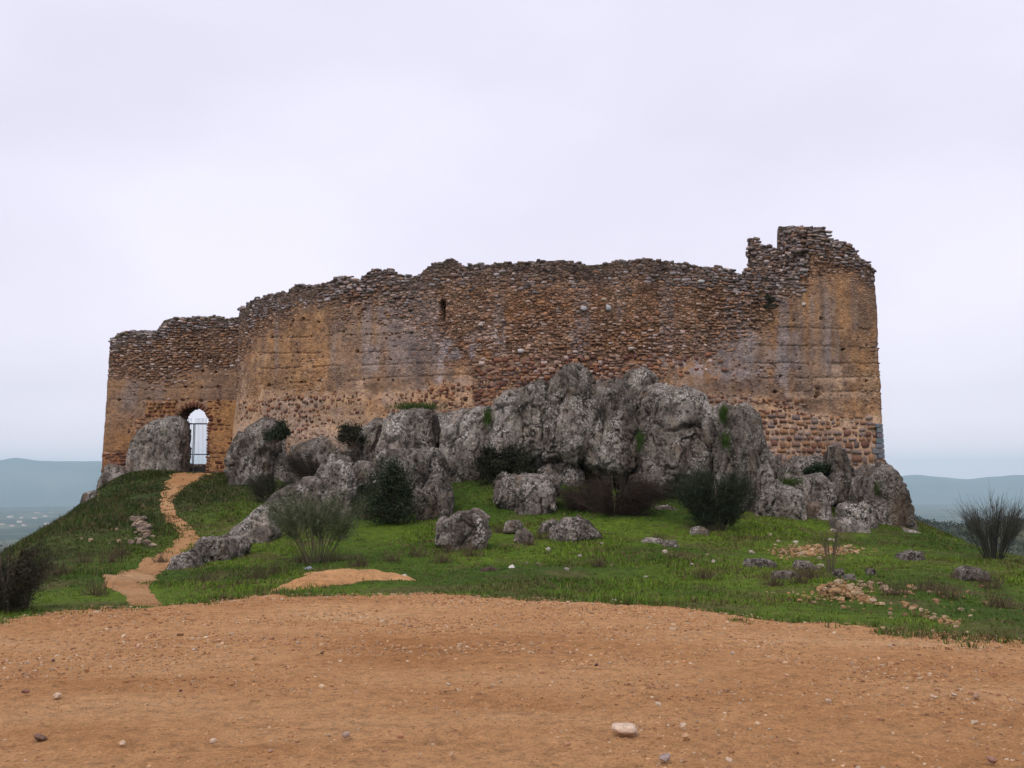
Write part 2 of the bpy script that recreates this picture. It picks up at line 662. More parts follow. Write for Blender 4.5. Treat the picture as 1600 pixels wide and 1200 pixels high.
def far_h(x, y):
    r = np.hypot(x * 1.0, y - 28)
    z = PLAIN * (1 - np.exp(-np.maximum(r - 28, 0) / 230.0))
    z = z + 10 * fbm(np.stack([x / 300, y / 300, 0 * x], -1), 4, 5) * sstep(80, 500, r)
    ridge = 107 * np.exp(-((x - 235) / 330) ** 4 - ((y - 560) / 170) ** 2)
    z = z + ridge * (1 + 0.05 * fbm(np.stack([x / 60, y / 60, 0 * x], -1), 3, 9))
    return z


def ground_h(x, y):
    x, y = np.asarray(x, float), np.asarray(y, float)
    dx = np.maximum(np.abs(x) - 19, 0)
    dy = np.maximum(np.abs(y - 25) - 30, 0)
    w = sstep(0, 22, np.hypot(dx, dy))
    zt = np.clip(tps(np.clip(x, -45, 45), np.clip(y, -20, 80)), -30, 4)
    ee = y - lot_edge(x)
    near = sstep(14.5, 11.5, np.abs(x))
    zt = zt * (1 - near * sstep(2.2, 0.0, ee))
    z = zt * (1 - w) + far_h(x, y) * w
    n = fbm(np.stack([x * 0.7, y * 0.7, 0 * x], -1), 4, 3)
    n2 = fbm(np.stack([x * 3.1, y * 3.1, 0 * x], -1), 2, 4)
    return z + (1 - w) * (0.07 * n + 0.02 * n2) * sstep(0, 2.5, y - lot_edge(x)) 


# edge of the dirt lot, from its pixels with the lot level with the feet
_e = np.array([at(px, py, 1.6 / ((py - 760) / F)) for px, py in
               [(-300, 985), (0, 963), (100, 955), (230, 948), (400, 931), (560, 928), (700, 927), (850, 934), (1000, 945), (1200, 965), (1440, 985), (1600, 996), (1900, 1020)]])


def lot_edge(x):
    return np.interp(x, _e[:, 0], _e[:, 1])


def ray_ground(px, py, y0=3.0, y1=60.0):
    Y = np.linspace(y0, y1, 900)
    p = at(px, py, Y)
    below = p[:, 2] <= ground_h(p[:, 0], p[:, 1])
    k = int(np.argmax(below)) if below.any() else len(Y) - 1
    q = p[k].copy()
    q[2] = float(ground_h(q[0], q[1]))
    return q


def axis(lo, hi, step, far, growth=1.09):
    a = list(np.arange(lo, hi + 1e-6, step))
    d, v = step, a[-1]
    while v < far:
        d *= growth
        v += d
        a.append(v)
    d, v, b = step, a[0], []
    while v > -far:
        d *= growth
        v -= d
        b.append(v)
    return np.array(b[::-1] + a)


gx, gy = axis(-20, 20, 0.22, 12500), axis(8, 48, 0.22, 12500)
GX, GY = np.meshgrid(gx, gy, indexing='ij')
GZ = ground_h(GX, GY)
inside_lot = sstep(-0.02, 0.45, lot_edge(GX) - GY + .28 * fbm(np.stack([GX * 1.3, GY * 1.3, 0 * GX], -1), 4, 51)) * sstep(40, 20, np.abs(GX)) * sstep(-40, -20, GY)
GZ = GZ - 0.15 * inside_lot
gp = np.stack([GX, GY, 0 * GX], -1)
pa = fbm(gp * 0.28, 4, 21)
pb = fbm(gp * 1.1, 4, 22)
gc = lerp((0.045, 0.082, 0.010), (0.085, 0.13, 0.013), sstep(-.5, .5, pa))
gc = lerp(gc, np.array((0.10, 0.075, 0.035)), 0.65 * sstep(0.25, 0.7, pb))
left = sstep(-7, -11, GX) * sstep(14, 18, GY)
gc = lerp(gc, np.array((0.04, 0.048, 0.018)), 0.7 * left)
rr = np.hypot(GX, GY - 25)
me = mesh_np("ground", np.stack([GX, GY, GZ], -1).reshape(-1, 3), grid_quads(len(gx), len(gy)), gc.reshape(-1, 3), True, (1 - sstep(45, 90, rr)).ravel())
tag(link("ground", me, MAT_GROUND), kind="structure", label="green turf hill falling away to a hazy plain")

# far hills on the horizon
def hill_range(name, prof, Y, depth, label):
    prof = np.array(prof, float)
    px = np.linspace(prof[0, 0], prof[-1, 0], 90)
    top = np.interp(px, prof[:, 0], prof[:, 1])
    top = top + 0.8 * fbm(np.stack([px / 22, 0 * px, 0 * px], -1), 3, 41)
    T = at(px, top, Y)
    rows = []
    for t in np.linspace(-1, 1, 25):
        w = (1 - abs(t)) ** 0.8 if abs(t) < 1 else 0
        w = 0.5 - 0.5 * math.cos(math.pi * w)
        P = T.copy()
        P[:, 1] += t * depth
        P[:, 0] *= P[:, 1] / Y
        P[:, 2] = PLAIN - 25 + (T[:, 2] - PLAIN + 25) * w + 22 * (1 - abs(t)) * abs(t) * fbm(np.stack([px / 30, np.full_like(px, t * 3), 0 * px], -1), 3, 43) * 2
        rows.append(P)
    V = np.stack(rows, 1).reshape(-1, 3)
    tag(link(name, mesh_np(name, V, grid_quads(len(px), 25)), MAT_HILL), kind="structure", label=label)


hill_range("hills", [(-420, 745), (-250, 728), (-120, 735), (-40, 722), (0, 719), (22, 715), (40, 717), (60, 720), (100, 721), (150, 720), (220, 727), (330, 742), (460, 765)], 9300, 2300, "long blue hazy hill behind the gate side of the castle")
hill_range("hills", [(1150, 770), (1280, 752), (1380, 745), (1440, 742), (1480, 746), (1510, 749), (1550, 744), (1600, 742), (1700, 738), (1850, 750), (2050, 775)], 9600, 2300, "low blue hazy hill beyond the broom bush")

# ------------------------------------------------------------------ dirt lot, path, mound
lx = np.arange(-11.0, 11.01, 0.05)
lt = np.concatenate([np.linspace(-9.0, 4.5, 40), np.linspace(4.55, 15.3, 210)])
LX, LY = np.meshgrid(lx, lt, indexing='ij')
lp = np.stack([LX, LY, 0 * LX], -1)
ed = lot_edge(LX) - LY + 0.28 * fbm(lp * 1.3, 4, 51) + 0.1 * fbm(lp * 6, 3, 57)
rut = lambda d: -.014 * sstep(.28, .0, np.abs(d)) + .006 * sstep(.2, .0, np.abs(np.abs(d) - .36))
rc = LY - 9.2 - .9 * np.sin(LX * .33 + .6) + .12 * fbm(lp * .8, 3, 58)
rel = (rut(rc) + rut(rc + 1.55)) * sstep(-.5, .3, fbm(lp * .45, 3, 59)) + 0.022 * fbm(lp * 0.6, 3, 52) + 0.010 * fbm(lp * 3.0, 4, 53) + 0.006 * fbm(lp * 11, 2, 54)
LZ = 0.022 + rel - 0.16 * sstep(0.12, -0.32, ed)
V = np.stack([LX, LY, LZ], -1).reshape(-1, 3)
Q = grid_quads(len(lx), len(lt))
keep = (ed.ravel()[Q] > -0.4).any(1)
tag(link("dirt_lot", mesh_np("dirt_lot", V, Q[keep]), MAT_DIRT), kind="structure", label="bare ochre dirt lot strewn with gravel")

PATH = [(952, 205, 252), (945, 207, 250), (932, 198, 242), (920, 160, 240), (910, 152, 242), (900, 178, 250), (888, 210, 262), (872, 243, 284), (856, 266, 304), (843, 275, 311), (832, 276, 306), (820, 264, 294),
        (806, 256, 277), (792, 250, 270), (778, 251, 273), (764, 257, 288), (752, 254, 305), (745, 262, 322), (740, 282, 326)]
pl = np.array([ray_ground(l, y) for y, l, r in PATH])
pr = np.array([ray_ground(r, y) for y, l, r in PATH])
tt = np.linspace(0, 1, len(PATH))
tf = np.linspace(0, 1, 260)
plf = np.stack([np.interp(tf, tt, pl[:, k]) for k in range(2)], -1)
prf = np.stack([np.interp(tf, tt, pr[:, k]) for k in range(2)], -1)
uu = np.linspace(-0.22, 1.22, 40)
PX = plf[:, None] * (1 - uu[None, :, None]) + prf[:, None] * uu[None, :, None]
wob = -.02 + 0.15 * fbm(np.concatenate([PX * 1.7, 0 * PX[..., :1]], -1), 4, 61)
edge = np.minimum(uu, 1 - uu)[None] + wob
pz = ground_h(PX[..., 0], PX[..., 1]) + 0.05 * sstep(-0.12, 0.06, edge) - 0.03 - 0.12 * sstep(-0.1, -0.22, edge)
pz = pz - .2 * sstep(.05, 0, tf)[:, None]
pz = pz + 0.012 * fbm(np.concatenate([PX * 5, 0 * PX[..., :1]], -1), 3, 62)
tag(link("path", mesh_np("path", np.concatenate([PX, pz[..., None]], -1).reshape(-1, 3), grid_quads(260, 40)), mat_path()), kind="structure", label="narrow trodden dirt path winding up to the gate")


def mound(name, poly, hgt, label, mat, seed, kind="structure", n=70):
    W = np.array([ray_ground(*p) for p in poly])
    lo, hi = W[:, :2].min(0) - 0.2, W[:, :2].max(0) + 0.2
    X, Y = np.meshgrid(np.linspace(lo[0], hi[0], n), np.linspace(lo[1], hi[1], n), indexing='ij')
    sd_ = poly_sdf(np.stack([X, Y], -1), W[:, :2])
    w = sstep(-0.1, 0.75, sd_ + 0.22 * fbm(np.stack([X * 2.2, Y * 2.2, 0 * X], -1), 4, seed))
    Z = ground_h(X, Y) - 0.06 + (hgt + 0.06) * w + 0.02 * fbm(np.stack([X * 6, Y * 6, 0 * X], -1), 3, seed + 1)
    o = link(name, mesh_np(name, np.stack([X, Y, Z], -1).reshape(-1, 3), grid_quads(n, n)[(w.ravel()[grid_quads(n, n)] > 0).any(1)]), mat)
    return tag(o, kind=kind, label=label)


def poly_sdf(P, W):
    """Signed distance (positive inside) of points P[...,2] to polygon W."""
    d = np.full(P.shape[:-1], 1e9)
    ins = np.zeros(P.shape[:-1], bool)
    for a, b in zip(W, np.roll(W, -1, 0)):
        e = b - a
        t = np.clip(((P - a) @ e) / max(e @ e, 1e-12), 0, 1)
        d = np.minimum(d, np.linalg.norm(P - a - t[..., None] * e, axis=-1))
        cr = (a[1] > P[..., 1]) != (b[1] > P[..., 1])
        xi = a[0] + (P[..., 1] - a[1]) * e[0] / (e[1] if abs(e[1]) > 1e-12 else 1e-12)
        ins ^= cr & (P[..., 0] < xi)
    return np.where(ins, d, -d)


mound("dirt_mound", [(385, 930), (430, 912), (480, 896), (530, 892), (575, 892), (612, 902), (700, 905), (600, 910), (540, 914), (480, 922), (420, 934)], 0.13, "low bare ochre mound at the grass edge below the feathery shrub", MAT_DIRT, 71)
mound("bare_soil", [(1110, 878), (1160, 872), (1165, 876), (1120, 882)], 0.012, "small bare ochre soil scrape in the grass", MAT_DIRT, 75)
mound("bare_soil", [(1195, 862), (1240, 858), (1300, 855), (1355, 858), (1345, 868), (1270, 872), (1210, 868)], 0.012, "bare ochre soil under the rubble heap before the crags", MAT_DIRT, 77)

# ------------------------------------------------------------------ stones (small pieces)
def stone_variants(k, n, jit, pw, seed):
    r = np.random.default_rng(seed)
    out = []
    V0, Q0 = csphere(n)
    for i in range(k):
        s = (np.abs(V0) ** pw).sum(1, keepdims=True) ** (1 / pw)
        V = V0 / s
        V = V * (1 + jit * fbm(V0 * 1.6 + r.uniform(0, 50), 2, seed + i)[:, None])
        V = V + r.uniform(-jit, jit, V.shape) * 0.45
        out.append(V * 0.5)
    return out, Q0


STV, STQ = stone_variants(8, 2, 0.22, 4.5, 100)     # 26 verts, 24 quads
STC, STCQ = stone_variants(8, 1, 0.3, 2.5, 120)     # 8 verts, 6 quads (gravel)
ST_MESH = [mesh_np("stone", v, STQ) for v in STV]
for me in ST_MESH:
    me.materials.append(MAT_STONE_OBJ)
STF, STFQ = stone_variants(6, 5, 0.2, 2.8, 140)     # finer stones for the close ones
STF_MESH = [mesh_np("stone", v, STFQ) for v in STF]
for me in STF_MESH:
    me.materials.append(MAT_STONE_OBJ)


STL, STLQ = stone_variants(8, 2, 0.34, 3.4, 160)
STL_MESH = [mesh_np("stone", v, STLQ, None, False) for v in STL]
for me in STL_MESH:
    me.materials.append(MAT_STONE_OBJ)


class Stones:
    """Collects stones (centre, axes, size, colour), builds the largest as parts, the rest as one mass."""

    def __init__(s):
        s.a = []

    def add(s, c, ax, size, col):
        s.a.append((np.asarray(c, float), np.asarray(ax, float), np.asarray(size, float), col))

    def build(s, parent, limit, mass_name):
        order = sorted(range(len(s.a)), key=lambda i: -s.a[i][2][0] * s.a[i][2][2])
        inv = np.array(parent.matrix_world.inverted()) if parent else np.eye(4)
        pl_ = np.array(parent.location) if parent else np.zeros(3)
        for i in order[:limit]:
            c, ax, sz, col = s.a[i]
            o = bpy.data.objects.new("stone", ST_MESH[i % 8])
            COL.objects.link(o)
            o.parent = parent
            m4 = np.eye(4)
            m4[:3, :3] = ax.T * sz[None, :]
            m4[:3, 3] = c - pl_
            o.matrix_local = Matrix(m4.tolist())
            o.color = (*col, 1)
        rest = order[limit:]
        if rest:
            V, C = [], []
            for i in rest:
                c, ax, sz, col = s.a[i]
                V.append((STV[i % 8] * sz) @ ax + c - pl_)
                C.append(np.tile(col, (26, 1)))
            Q = np.concatenate([STQ + 26 * k for k in range(len(rest))])
            o = link(mass_name, mesh_np(mass_name, np.concatenate(V), Q, np.concatenate(C)), MAT_STONE, parent)
            o["kind"] = "stuff"


PAL = dict(
    grey=[(.17, .15, .135), (.21, .19, .175), (.12, .105, .095), (.25, .235, .22), (.16, .125, .10), (.19, .16, .13), (.38, .355, .335)],
    brown=[(.22, .145, .095), (.26, .18, .125), (.16, .105, .072), (.28, .21, .155), (.20, .115, .07), (.42, .35, .30), (.20, .165, .14), (.18, .13, .10)],
    warm=[(.25, .155, .09), (.29, .175, .095), (.20, .12, .07), (.32, .215, .135), (.24, .13, .066), (.17, .105, .068), (.40, .31, .24), (.27, .19, .13)],
    red=[(.19, .09, .05), (.14, .062, .038), (.23, .125, .068), (.11, .058, .042), (.28, .155, .078), (.18, .115, .085), (.31, .21, .13)],
    squared=[(.25, .15, .09), (.30, .17, .085), (.20, .11, .068), (.15, .08, .055), (.24, .19, .155), (.28, .215, .165), (.32, .19, .095), (.17, .135, .118), (.21, .14, .10)],
    brick=[(.14, .06, .034), (.105, .046, .03), (.17, .08, .042), (.20, .11, .055)])


def pick(kind, r, dark=1.0):
    c = np.array(PAL[kind][r.integers(len(PAL[kind]))]) * np.array([1.04, .95, .98]) * r.uniform(0.8, 1.35) * dark
    return tuple(np.clip(c, 0.01, 0.75))


# ------------------------------------------------------------------ castle walls
class Wall:
    def __init__(s, plan, ds, batter=0.0, zref=9.0):
        """plan: list of XY points (already smoothed)."""
        s.batter, s.zref = batter, zref
        p = np.array(plan, float)
        L = np.r_[0, np.cumsum(np.linalg.norm(np.diff(p, axis=0), axis=1))]
        s.L = L[-1]
        s.s = np.arange(0, s.L, ds)
        s.xy = np.stack([np.interp(s.s, L, p[:, k]) for k in range(2)], -1)
        t = np.gradient(s.xy, axis=0)
        for _ in range(6):
            t[1:-1] = (t[:-2] + 2 * t[1:-1] + t[2:]) / 4
        s.t = t / np.linalg.norm(t, axis=1, keepdims=True)
        s.n = np.stack([s.t[:, 1], -s.t[:, 0]], -1)      # towards the viewer when running left to right
        s.ds = ds

    def i(s, sv):
        return np.clip(np.round(np.asarray(sv) / s.ds).astype(int), 0, len(s.s) - 1)

    def pos(s, i, z, off=0.0):
        i = np.asarray(i)
        q = s.xy[i] + s.n[i] * (np.asarray(off) + s.batter * (s.zref - np.asarray(z, float)))[..., None]
        return np.concatenate([q, np.asarray(z, float)[..., None]], -1)


def chaikin(p, it=3):
    p = np.array(p, float)
    for _ in range(it):
        a, b = p[:-1], p[1:]
        q = np.empty((2 * len(a), p.shape[1]))
        q[0::2] = 0.75 * a + 0.25 * b
        q[1::2] = 0.25 * a + 0.75 * b
        p = np.concatenate([p[:1], q, p[-1:]])
    return p


def planpt(px, Y, py=560):
    return at(px, py, Y)[:2]


def top_from_profile(wall, prof, smax=None):
    """height of the wall head at every station so that it meets the profile seen in the photograph."""
    prof = np.array(prof, float)
    z = np.full(len(wall.s), 7.0)
    for _ in range(4):
        px, _py = project(np.c_[wall.xy, z])
        py = np.interp(px, prof[:, 0], prof[:, 1])
        z = at(px, py, wall.xy[:, 1])[:, 2]
    return z


def soft_box(px, py, x0, x1, y0, y1, f=6.0):
    return sstep(x0 - f, x0 + f, px) * sstep(x1 + f, x1 - f, px) * sstep(y0 - f, y0 + f, py) * sstep(y1 + f, y1 - f, py)


DS = 0.052


def build_wall(name, wall, ztop, zbase, thick, paint, parent, hole=None, shear=None):
    """Solid wall body: displaced front face, ragged head, plain back; hole(px,py)->bool cuts an opening."""
    ns = len(wall.s)
    H = float((ztop - zbase).max())
    nz = int(H / DS)
    v = np.linspace(0, 1, nz)
    Z = zbase[:, None] + (ztop - zbase)[:, None] * v[None]
    I = np.repeat(np.arange(ns)[:, None], nz, 1)
    P0 = wall.pos(I, Z)
    px, py = project(P0)
    disp, colr, rub_ = paint(px, py, P0, ztop[:, None] - Z)
    Pf = wall.pos(I, Z, disp)
    nt = 7
    rows = [Pf]
    cols = [colr]
    top_c = colr[:, -1]
    for k in range(1, nt + 1):
        w = k / nt
        zt = ztop + 0.05 * fbm(np.c_[wall.xy * 3.1, np.full(ns, k * 0.7)], 3, 201) - 0.10 * w * 0
        off = disp[:, -1] * (1 - w) - thick * w
        rows.append(wall.pos(np.arange(ns), zt, off)[:, None])
        cols.append((top_c * 0.9)[:, None])
    nb = 22
    vb = np.linspace(1, 0, nb)[1:]
    Zb = zbase[:, None] + (ztop - zbase)[:, None] * vb[None]
    rows.append(wall.pos(np.repeat(np.arange(ns)[:, None], nb - 1, 1), Zb, np.full(Zb.shape, -thick)))
    cols.append(np.repeat(top_c[:, None], nb - 1, 1))
    Vg = np.concatenate(rows, 1)
    Cg = np.concatenate(cols, 1)
    nv = Vg.shape[1]
    V = Vg.reshape(-1, 3)
    C = Cg.reshape(-1, 3)
    AL = np.concatenate([rub_, np.ones((ns, nv - nz))], 1).reshape(-1)
    Q = grid_quads(ns, nv)
    if hole is not None:
        # opening: front quads inside are removed, a reveal tube of the same outline runs to the back
        ctr = V[Q].mean(1)
        j = Q[:, 0] % nv
        cpx, cpy = project(np.c_[ctr[:, 0], ctr[:, 1], ctr[:, 2]])
        inh = hole(cpx, cpy)
        front = j < nz - 1
        Qf = Q[~(front & inh)]
        # reveal from boundary edges of the removed block
        rem = Q[front & inh]
        edges = {}
        for q in rem:
            for a, b in ((q[0], q[1]), (q[1], q[2]), (q[2], q[3]), (q[3], q[0])):
                if (b, a) in edges:
                    del edges[(b, a)]
                else:
                    edges[(a, b)] = 1
        ids = sorted({a for e in edges for a in e})
        mp = {}
        newV, newC, layers = [], [], 8
        base = len(V)
        for q_, a in enumerate(ids):
            for k in range(1, layers + 1):
                st = a // nv
                p = V[a].copy()
                dd = thick * k / layers
                p[:2] -= wall.n[st] * dd
                jit = 0.035 * fbm(p[None] * 4, 3, 207)[0]
                p[0] += jit
                p[2] += jit * 0.6
                newV.append(p)
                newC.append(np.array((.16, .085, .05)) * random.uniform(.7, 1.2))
            mp[a] = base + q_ * layers
        nq = []
        for (a, b) in edges:
            prev = (a, b)
            for k in range(layers):
                cur = (mp[a] + k, mp[b] + k)
                nq.append([prev[1], prev[0], cur[0], cur[1]])
                prev = cur
        # cut the back face too, leaving the plain back open around the passage
        back = j >= nz - 1 + nt
        bx = hole(cpx, cpy, True)
        Qf = Qf[~((j[~(front & inh)] >= nz - 1 + nt) & bx[~(front & inh)])]
        V = np.concatenate([V, np.array(newV)])
        C = np.concatenate([C, np.array(newC)])
        AL = np.r_[AL, np.ones(len(newV))]
        Q = np.concatenate([Qf, np.array(nq)])
    # end caps
    b0 = list(range(0, nv))
    o = link(name, mesh_np(name, V - np.array(parent.location), Q, C, True, AL), MAT_WALL, parent)
    capV, capQ, capC = [], [], []
    for st in (0, ns - 1):
        k0 = len(capV)
        fr = Vg[st, :nz]
        nrm = np.r_[wall.n[st], 0]
        for jz in range(0, nz, 2):
            for w in np.linspace(0, 1, 12):
                p = fr[jz] * 1.0
                p = p - nrm * (thick * w)
                p[:2] += wall.t[st] * (-1 if st == 0 else 1) * (0.02 + 0.05 * vnoise(p[None] * 3.3, 211)[0])
                capV.append(p)
                capC.append(Cg[st, jz] * random.uniform(0.8, 1.1))
        rws = len(range(0, nz, 2))
        q = grid_quads(rws, 12) + k0
        capQ.append(q if st == 0 else q[:, ::-1])
    link("end_face", mesh_np("end_face", np.array(capV) - np.array(parent.location), np.concatenate(capQ), np.array(capC)), MAT_WALL, parent)
    return o


def lay_stones(S, wall, ztop, zbase, zone, r, head=True, hole=None):
    """Courses of stones over the front face; zone(px,py,depth)->(kind, density, height, length, proud) or None."""
    zmax = float(ztop.max())
    z = float(zbase.min())
    while z < zmax:
        ch = r.uniform(0.085, 0.115)
        sv = r.uniform(0, 0.2)
        while sv < wall.L - 0.05:
            i = int(wall.i(sv))
            step = 0.12
            dep = ztop[i] - z
            if dep > -0.02 and z > zbase[i] and wall.n[i, 1] < .3:
                P = wall.pos(np.array([i]), np.array([z]))[0]
                px, py = project(P)
                zz = zone(px, py, dep, r)
                if zz is not None and not (hole is not None and hole(px, py)):
                    kind, dens, hh, ln, proud, dark = zz
                    l = ln * r.uniform(0.45, 1.6)
                    h = hh * r.uniform(0.6, 1.4)
                    step = l * r.uniform(.9, 1.12)
                    if r.random() < dens:
                        ii = int(wall.i(sv + l / 2))
                        jz = z + r.uniform(-.03, .03)
                        d = r.uniform(.14, .22)
                        rot = r.normal(0, 0.11)
                        t = np.r_[wall.t[ii], 0]
                        n = np.r_[wall.n[ii], 0]
                        up = np.array([0, 0, 1.])
                        t2 = t * math.cos(rot) + up * math.sin(rot)
                        u2 = up * math.cos(rot) - t * math.sin(rot)
                        c = wall.pos(np.array([ii]), np.array([jz]), np.array([-d / 2 + proud * r.uniform(.4, 1.5)]))[0]
                        S.add(c, np.stack([t2, -n, u2]), (l, d, h), pick(kind, r, dark))
            sv += step
        z += ch
    if head:      # loose stones of the ragged head
        sv = 0.0
        while sv < wall.L - 0.1:
            i = int(wall.i(sv))
            l = r.uniform(.11, .24)
            if abs(ztop[min(i + 3, len(ztop) - 1)] - ztop[i]) < 0.6:
                for w in np.arange(0.05, 1.1, 0.24):
                    if r.random() < 0.8:
                        h = r.uniform(.07, .12)
                        c = wall.pos(np.array([i]), np.array([ztop[i] + r.uniform(-.05, .03)]), np.array([-w + r.uniform(-.06, .06)]))[0]
                        a = r.uniform(0, 6.28)
                        ax = np.array([[math.cos(a), math.sin(a), 0], [-math.sin(a), math.cos(a), 0], [0, 0, 1.]])
                        S.add(c, ax, (l, r.uniform(.11, .2), h), pick('grey', r, 0.95))
            sv += l * 0.95


def lay_blocks(S, wall, rng_px, rng_py, ch, ln, gap, kind, r, imax=None, rough=.25, skip=None, proud=.02, dens=1.0, zj=.012):
    """Coursed blocks with mortar joints inside a window of the face."""
    imax = imax or len(wall.s)
    ppx = project(np.c_[wall.xy, np.full(len(wall.s), 4.0)])[0][:imax]
    sel = np.where((ppx > rng_px[0]) & (ppx < rng_px[1]) & (wall.n[:imax, 1] < -.3))[0]
    if not len(sel):
        return
    i0, i1 = sel.min(), sel.max()
    Yc = wall.xy[(i0 + i1) // 2, 1]
    z1, z0 = at(rng_px[0], rng_py[0], Yc)[2], at(rng_px[0], rng_py[1], Yc)[2]
    z = z0
    while z < z1:
        h = ch * r.uniform(1 - rough, 1 + rough)
        sv = wall.s[i0] - r.uniform(0, ln)
        while sv < wall.s[i1]:
            l = ln * r.uniform(.5, 1.7)
            k = int(wall.i(sv + l / 2))
            if i0 <= k <= i1 and r.random() < dens:
                zc = z + h / 2
                P = wall.pos(np.array([k]), np.array([zc]))[0]
                px, py = project(P)
                if skip is None or not skip(px, py):
                    d = .2
                    hh = (h - gap) * r.uniform(.75, 1.2)
                    ll = (l - gap) * r.uniform(.85, 1.0)
                    rot = r.normal(0, .05)
                    t, n, up = np.r_[wall.t[k], 0], np.r_[wall.n[k], 0], np.array([0, 0, 1.])
                    c = wall.pos(np.array([k]), np.array([zc + r.normal(0, zj)]), np.array([-d / 2 + proud * r.uniform(.3, 1.6) + .015]))[0]
                    if hh > .03 and ll > .03:
                        S.add(c, np.stack([t * math.cos(rot) + up * math.sin(rot), -n, up * math.cos(rot) - t * math.sin(rot)]), (ll * 1.08, d, hh * 1.08), pick(kind, r))
            sv += l
        z += h


# --- curved curtain wall with the tower stub at its right end
CURT = [planpt(*q) for q in [(378, 43.6), (374, 42.4), (372.5, 41.3), (378, 40.2), (394, 39.3), (430, 38.3), (490, 37.3), (570, 36.4), (680, 35.6), (800, 35.1), (920, 34.9), (1040, 35.0), (1150, 35.4), (1260, 36.0), (1330, 36.45), (1362, 36.68)]]
ctr = chaikin(CURT, 3)
cxr = planpt(1374, 36.78)
ctr = np.concatenate([ctr, chaikin([ctr[-1], cxr, cxr + np.array([-0.02, .5]), cxr + np.array([-.25, 3.0])], 2)[1:], [cxr + np.array([-1.2, 10])]])
curt = Wall(ctr, DS, .02, 9.2)
CT_PROF = [(340, 500), (366, 492), (372, 486), (380, 481), (388, 474), (398, 469), (420, 462), (450, 456), (454, 449), (462, 446), (480, 443), (492, 448), (500, 446), (510, 440), (530, 434), (545, 435), (560, 438), (566, 431), (574, 428), (592, 421), (606, 423), (618, 429), (628, 434), (640, 431), (656, 430), (664, 422), (672, 415), (690, 409),
           (698, 405), (708, 406), (716, 415), (730, 417), (760, 413), (800, 410), (850, 408), (875, 407), (890, 411), (930, 413), (955, 411), (978, 407), (1010, 406), (1040, 411), (1080, 414), (1120, 419), (1140, 424), (1165, 429), (1200, 433), (1226, 433), (1244, 430), (1257, 424), (1259, 396), (1260, 374), (1261, 361), (1265, 356), (1276, 359),
           (1290, 358), (1293, 366), (1297, 375), (1312, 378), (1325, 381), (1336, 388), (1340, 398), (1344, 404), (1354, 411), (1361, 420), (1367, 424), (1420, 427)]
ct_top = top_from_profile(curt, CT_PROF)
ct_top = ct_top + 0.035 * fbm(np.c_[curt.s * 2.2, 0 * curt.s, 0 * curt.s], 3, 91) + 0.03 * np.sign(vnoise(np.c_[curt.s * 3.3, 0 * curt.s, 0 * curt.s], 92))
icorner = int(np.argmax(curt.xy[:, 0]))
ct_base = np.full(len(curt.s), 1.2)
UP = [(372, 560), (400, 535), (440, 492), (480, 484), (560, 478), (600, 486), (640, 520), (690, 545), (735, 560), (742, 640), (1028, 640), (1034, 560), (1100, 545), (1160, 512), (1210, 478), (1250, 452), (1290, 420), (1370, 442)]
LOW = [(372, 626), (440, 624), (540, 622), (600, 616), (660, 606), (735, 590), (742, 555), (1028, 560), (1034, 612), (1100, 618), (1190, 620), (1225, 632), (1262, 645), (1300, 648), (1375, 652)]
UP, LOW = np.array(UP, float), np.array(LOW, float)
GREY_PATCH = [(684, 742, 528, 560, 1.0), (682, 692, 520, 600, .8), (735, 790, 515, 545, .6), (890, 915, 512, 540, .6), (1030, 1100, 565, 588, .8), (1100, 1200, 578, 592, .6), (1150, 1250, 520, 575, .35), (1060, 1190, 520, 610, .25), (575, 592, 540, 580, .5), (640, 660, 535, 560, .4),
              (1215, 1232, 560, 630, .6), (1300, 1312, 570, 615, .0)]
PALE_PATCH = [(1300, 1316, 572, 612, .9), (1314, 1374, 586, 596, .7), (1262, 1300, 590, 600, .6), (1230, 1374, 612, 622, .55), (402, 412, 600, 640, .6), (555, 568, 590, 622, .6), (500, 512, 592, 618, .5), (374, 384, 560, 625, .6), (405, 640, 608, 622, .5)]
HOLES = [(450, 622, 3.2), (1277, 618, 4.5), (536, 518, 2), (474, 498, 1.8), (457, 502, 1.8), (498, 503, 1.5), (558, 549, 2.2), (1354, 595, 2.2), (1220, 588, 2), (1250, 577, 1.5), (1318, 546, 2.2), (1283, 498, 2.5), (1212, 612, 2.5), (1240, 500, 1.8), (590, 560, 1.6), (610, 561, 1.6), (420, 602, 2), (470, 597, 1.6), (640, 486, 1.6), (545, 470, 2), (690, 660, 2)]
HOLES += [(430 + 23 * k, 596 - 0.02 * (23 * k) + (k % 3), 1.2) for k in range(9)] + [(425 + 31 * k, 527 - 0.03 * 31 * k, 1.1) for k in range(8)]
PANELS_H = [(405, 640, 502, -.02), (405, 680, 528, -.03), (405, 735, 553, -.02), (405, 735, 576, -.03), (405, 735, 601, -.05), (1190, 1374, 512, .012), (1180, 1374, 540, .012), (1180, 1374, 567, .008), (1190, 1374, 590, .0), (1240, 1374, 612, .0), (1262, 1376, 652, -.0)]
PANELS_V = [(455, 495, 580), (498, 576, 600), (517, 530, 576), (556, 545, 600), (585, 528, 560), (624, 560, 600), (683, 520, 605), (1300, 512, 590), (1262, 612, 645)]


